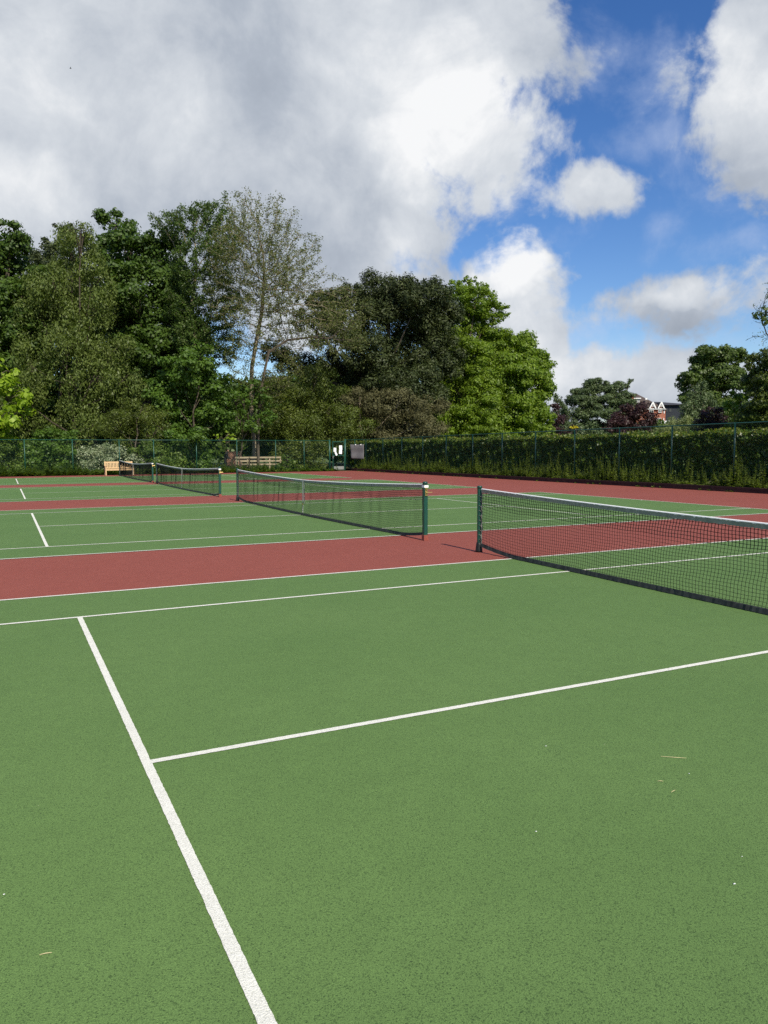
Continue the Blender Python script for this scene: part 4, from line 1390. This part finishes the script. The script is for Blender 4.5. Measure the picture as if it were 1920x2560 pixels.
q = MB(); q.box(hx(1076), hx(1094), -.12, -.02, hzz(710), hzz(640)); q.box(hx(1070), hx(1086), -.12, -.02, hzz(890), hzz(820)); q.box(hx(640), hx(1110), -.52, -.42, hzz(620), hzz(606))
q.build('gutter', M_trim, hs)
q = MB(); q.box(hx(640), hx(1180), -2.0, -1.94, hzz(905), hzz(885)); q.box(hx(640), hx(1180), -2.0, -1.94, hzz(945), hzz(935))
for k in range(44):
    x = hx(640) + k * (hx(1180) - hx(640)) / 43; q.box(x - .06, x + .06, -1.995, -1.945, hzz(935), hzz(905))
q.box(hx(640), hx(1180), -1.99, -.05, 0, hzz(946))
q.build('balcony_railing', M_trim, hs)

db = empty('dark_outbuilding', tuple(hp), rz)
tag(db, 'long dark boarded building with low grey roof joining the house on the right', 'building')
q = MB(); q.box(hx(1130), hx(1900), 3, 13, 0, hzz(500)); q.build('wall', M_darkw, db)
rm = MB(); z0, z1 = hzz(505), hzz(400)
rm.add([(hx(1000), 2.2, z0), (hx(1930), 2.2, z0), (hx(1930), 14, z0), (hx(1000), 14, z0), (hx(900), 8, z1 + .1), (hx(1240), 8, z1), (hx(1880), 8, z1 - .9)],
       [(0, 1, 6, 5, 4), (1, 2, 6), (2, 3, 4, 5, 6), (3, 0, 4), (3, 2, 1, 0)])
rm.build('roof', M_roof2, db)
for a, b in ((1155, 1195), (1240, 1270), (1310, 1360)):
    window(hx(a), hx(b), hzz(660), hzz(585), 2.98, 2, 1, db, M_roof2)

# brick outbuilding whose roof line shows over the hedge
bp_ = at(1160, 1124, 92); bp_[2] = 0
ob = empty('brick_outbuilding', tuple(bp_), rz)
tag(ob, 'low pinkish brick building showing in the gap under the bright trees', 'building')
M_pink = simple('pale_brick_wall', (.42, .23, .17), .9, .15, 3, .1)
q = MB(); q.box(-3.4, 3.4, 0, 4, 0, 3.0); q.build('wall', M_pink, ob)
q = MB(); q.add([(-3.6, -.2, 3.0), (3.6, -.2, 3.0), (3.6, 4.2, 3.0), (-3.6, 4.2, 3.0), (-2.6, 2, 3.9), (2.6, 2, 3.9)],
                [(0, 1, 5, 4), (1, 2, 5), (2, 3, 4, 5), (3, 0, 4), (3, 2, 1, 0)])
q.build('roof', M_pink, ob)
q = MB(); wq = at(584, 1124, 84); wq[2] = 0
gw_ = empty('garden_wall', tuple(wq), rz)
tag(gw_, 'low pinkish wall glimpsed through the fence right of the person', 'wall')
q.box(-.85, .85, 0, .3, 0, 1.5); q.build('wall_body', M_pink, gw_)
q = MB(); q.box(-.9, .9, -.04, .34, 1.501, 1.57); q.build('coping', M_railw, gw_)

# ------------------------------------------------------------------ person behind the fence
M_cloth = simple('dark_jacket', (.012, .013, .016), .8, .2, 6, .2)
M_jean = simple('dark_trousers', (.012, .016, .035), .85, .2, 6, .2)
M_skin = simple('skin', (.30, .17, .12), .5, .08, 10)
M_hair = simple('dark_hair', (.010, .008, .007), .6, .2, 20)


def skinned(name, verts, edges, rad, mat, parent, rootv=0, sub=1):
    me = bpy.data.meshes.new(name); me.from_pydata(verts, edges, [])
    me.materials.append(mat)
    o = bpy.data.objects.new(name, me); COL.objects.link(o)
    if parent: o.parent = parent
    m = o.modifiers.new('skin', 'SKIN'); m.use_smooth_shade = True
    sv_ = me.skin_vertices[0].data
    for i, r_ in enumerate(rad):
        sv_[i].radius = (r_, r_) if np.isscalar(r_) else r_
        sv_[i].use_root = (i == rootv)
    s_ = o.modifiers.new('sub', 'SUBSURF'); s_.levels = sub; s_.render_levels = sub
    return o


pp = at(563, 1124, 59.6); pp[2] = 0
pe = empty('person', tuple(pp), rz)
tag(pe, 'person in dark clothes leaning forward behind the fence beside the bushes', 'person')
# x to the right of the picture, the figure faces right and bends forward, hands on the rail in front
V_ = [(0, 0, .95), (.02, 0, 1.10), (.06, 0, 1.28), (.11, 0, 1.42), (.15, 0, 1.50), (.18, 0, 1.56),
      (-.01, .10, .90), (.03, .11, .50), (-.04, .11, .08), (.08, .12, .03),
      (-.01, -.10, .90), (.06, -.11, .50), (.02, -.11, .08), (.14, -.12, .03),
      (.10, .19, 1.40), (.16, .23, 1.14), (.36, .19, 1.06), (.44, .17, 1.07),
      (.10, -.19, 1.40), (.17, -.23, 1.14), (.37, -.19, 1.06), (.45, -.17, 1.07)]
E_ = [(0, 1), (1, 2), (2, 3), (3, 4), (4, 5), (0, 6), (6, 7), (7, 8), (8, 9), (0, 10), (10, 11), (11, 12), (12, 13),
      (3, 14), (14, 15), (15, 16), (16, 17), (3, 18), (18, 19), (19, 20), (20, 21)]
R_ = [.14, .135, .15, .14, .06, .055, .095, .065, .045, .04, .095, .065, .045, .04, .06, .05, .036, .03, .06, .05, .036, .03]
skinned('body', V_, E_, R_, M_cloth, pe)
hv = [(.19, 0, 1.58), (.215, 0, 1.66), (.20, 0, 1.735), (.30, 0, 1.655), (.275, 0, 1.61), (.21, .085, 1.66), (.21, -.085, 1.66)]
hd_ = skinned('head', hv, [(0, 1), (1, 2), (1, 3), (0, 4), (1, 5), (1, 6)], [.055, .085, .06, .016, .03, .016, .016], M_skin, pe)
skinned('hair', [(.17, 0, 1.62), (.165, 0, 1.70), (.205, 0, 1.765), (.25, 0, 1.75)], [(0, 1), (1, 2), (2, 3)], [.07, .085, .065, .035], M_hair, pe)
for s in (-1, 1):
    skinned('shoe', [(-.05 + .06 * (s < 0), s * -.11, .045), (.06 + .06 * (s < 0), s * -.118, .04), (.13 + .06 * (s < 0), s * -.12, .03)], [(0, 1), (1, 2)], [.045, .04, .03], M_postk, pe)
    hv = [(.44, s * .17, 1.07), (.50, s * .165, 1.065)]; he = [(0, 1)]; hr = [.025, (.034, .015)]
    for f in range(4):
        b0 = len(hv); yo = s * .165 + (f - 1.5) * .019
        hv += [(.535, yo, 1.062), (.565 + .006 * (f in (1, 2)), yo, 1.05), (.575, yo, 1.025)]
        he += [(1, b0), (b0, b0 + 1), (b0 + 1, b0 + 2)]; hr += [.009, .0085, .007]
    b0 = len(hv); hv += [(.49, s * .125, 1.06), (.525, s * .105, 1.045)]; he += [(1, b0), (b0, b0 + 1)]; hr += [.010, .008]
    skinned('hand', hv, he, hr, M_skin, pe)
# low dark gate rail the person leans on
tr = empty('dark_field_gate', (pp[0] + .52 * math.cos(rz), pp[1] + .52 * math.sin(rz), 0), rz)
tag(tr, 'low dark timber gate between the person and the pale rail fence', 'gate')
mb = MB(); mb.bar((-.02, 0, 1.01), (1.35, 0, 1.01), .05, .08); mb.bar((0, 0, .55), (1.35, 0, .55), .04, .08); mb.build('rail', M_barkdark, tr)
mb = MB(); mb.box(-.06, .04, -.05, .05, 0, 1.08); mb.box(1.3, 1.4, -.05, .05, 0, 1.12); mb.build('post', M_barkdark, tr)

# ------------------------------------------------------------------ scraps on the court
M_straw = simple('dry_straw', (.55, .48, .26), .7, .15, 30)
M_petal = simple('white_petal', (.82, .84, .80), .6, .05, 30)


def gpt(u, v):
    d = CF + CR * (u - 960) / FPX - CU * (v - 1280) / FPX
    return CAM + d * (-CAM[2] / d[2])


def straw(u0, v0, u1, v1, lab):
    a = gpt(u0, v0); b = gpt(u1, v1); c = (a + b) / 2
    mb = MB(); n_ = np.cross(b - a, [0, 0, 1.0]) * .06
    mb.tube([a - c + (0, 0, .0065), n_ + (0, 0, .010), b - c + (0, 0, .0075)], [.0010, .0016, .0008], 6)
    o = mb.build('straw', M_straw); o.location = (c[0], c[1], 0.001)
    tag(o, lab, 'straw', 'bits of straw on the green court')


def petal(u, v, s, lab, seed):
    rg = random.Random(seed); p = gpt(u, v); mb = MB(); n_ = 7
    vs = [(0, 0, s * .35)] + [(s * .5 * math.cos(2 * PI * k / n_) * rg.uniform(.6, 1.2), s * .5 * math.sin(2 * PI * k / n_) * rg.uniform(.5, 1), s * rg.uniform(0, .25)) for k in range(n_)]
    vs += [(0, 0, 0)]
    fs = [(0, 1 + k, 1 + (k + 1) % n_) for k in range(n_)] + [(n_ + 1, 1 + (k + 1) % n_, 1 + k) for k in range(n_)]
    o = mb.add(vs, fs).build('petal', M_petal); o.location = (p[0], p[1], .006)
    tag(o, lab, 'petal', 'white petals on the green court')


straw(1652, 1894, 1716, 1899, 'longest thin straw lying crosswise right of the middle')
straw(1644, 1956, 1658, 1957, 'short pale straw below the longest one')
straw(1678, 1984, 1688, 1979, 'tilted yellowish straw near the two others on the right')
straw(99, 2392, 130, 2387, 'lone straw at the lower left beside the service line')
petal(1836, 2214, .014, 'largest white petal near the lower right corner', 1)
petal(1340, 2082, .009, 'white petal on its own in the middle of the green', 2)
petal(1365, 1868, .012, 'ragged white scrap above the middle, below the centre line', 3)
petal(1723, 1937, .008, 'tiny white petal just right of the straws', 4)
petal(10, 2240, .008, 'white petal at the left edge of the court', 5)
petal(1855, 2145, .006, 'tiny white petal above the largest one', 6)

# bird, a speck high in the sky
bpz = at(176, 171, 140)
mb = MB(); mb.tube([(-.16, 0, 0), (-.05, 0, .02), (.08, 0, .02), (.2, 0, 0)], [.02, .06, .06, .015], 8)
for s in (-1, 1):
    mb.add([(-.04, 0, .03), (.10, 0, .03), (.06, s * .28, .14), (-.02, s * .5, .08), (.08, s * .26, .12)], [(0, 1, 2), (0, 2, 3), (0, 2, 4)])
o = mb.build('bird', M_postk); o.location = tuple(bpz)
tag(o, 'tiny dark bird flying high at the upper left', 'bird')

# ------------------------------------------------------------------ render settings
scene.render.engine = 'CYCLES'
scene.view_settings.view_transform = 'Standard'
scene.view_settings.look = 'None'
scene.view_settings.exposure = 0.13
scene.view_settings.gamma = 1
scene.cycles.max_bounces = 6
scene.cycles.diffuse_bounces = 3
scene.cycles.glossy_bounces = 2
scene.cycles.transmission_bounces = 4
scene.cycles.transparent_max_bounces = 8
scene.cycles.use_denoising = False
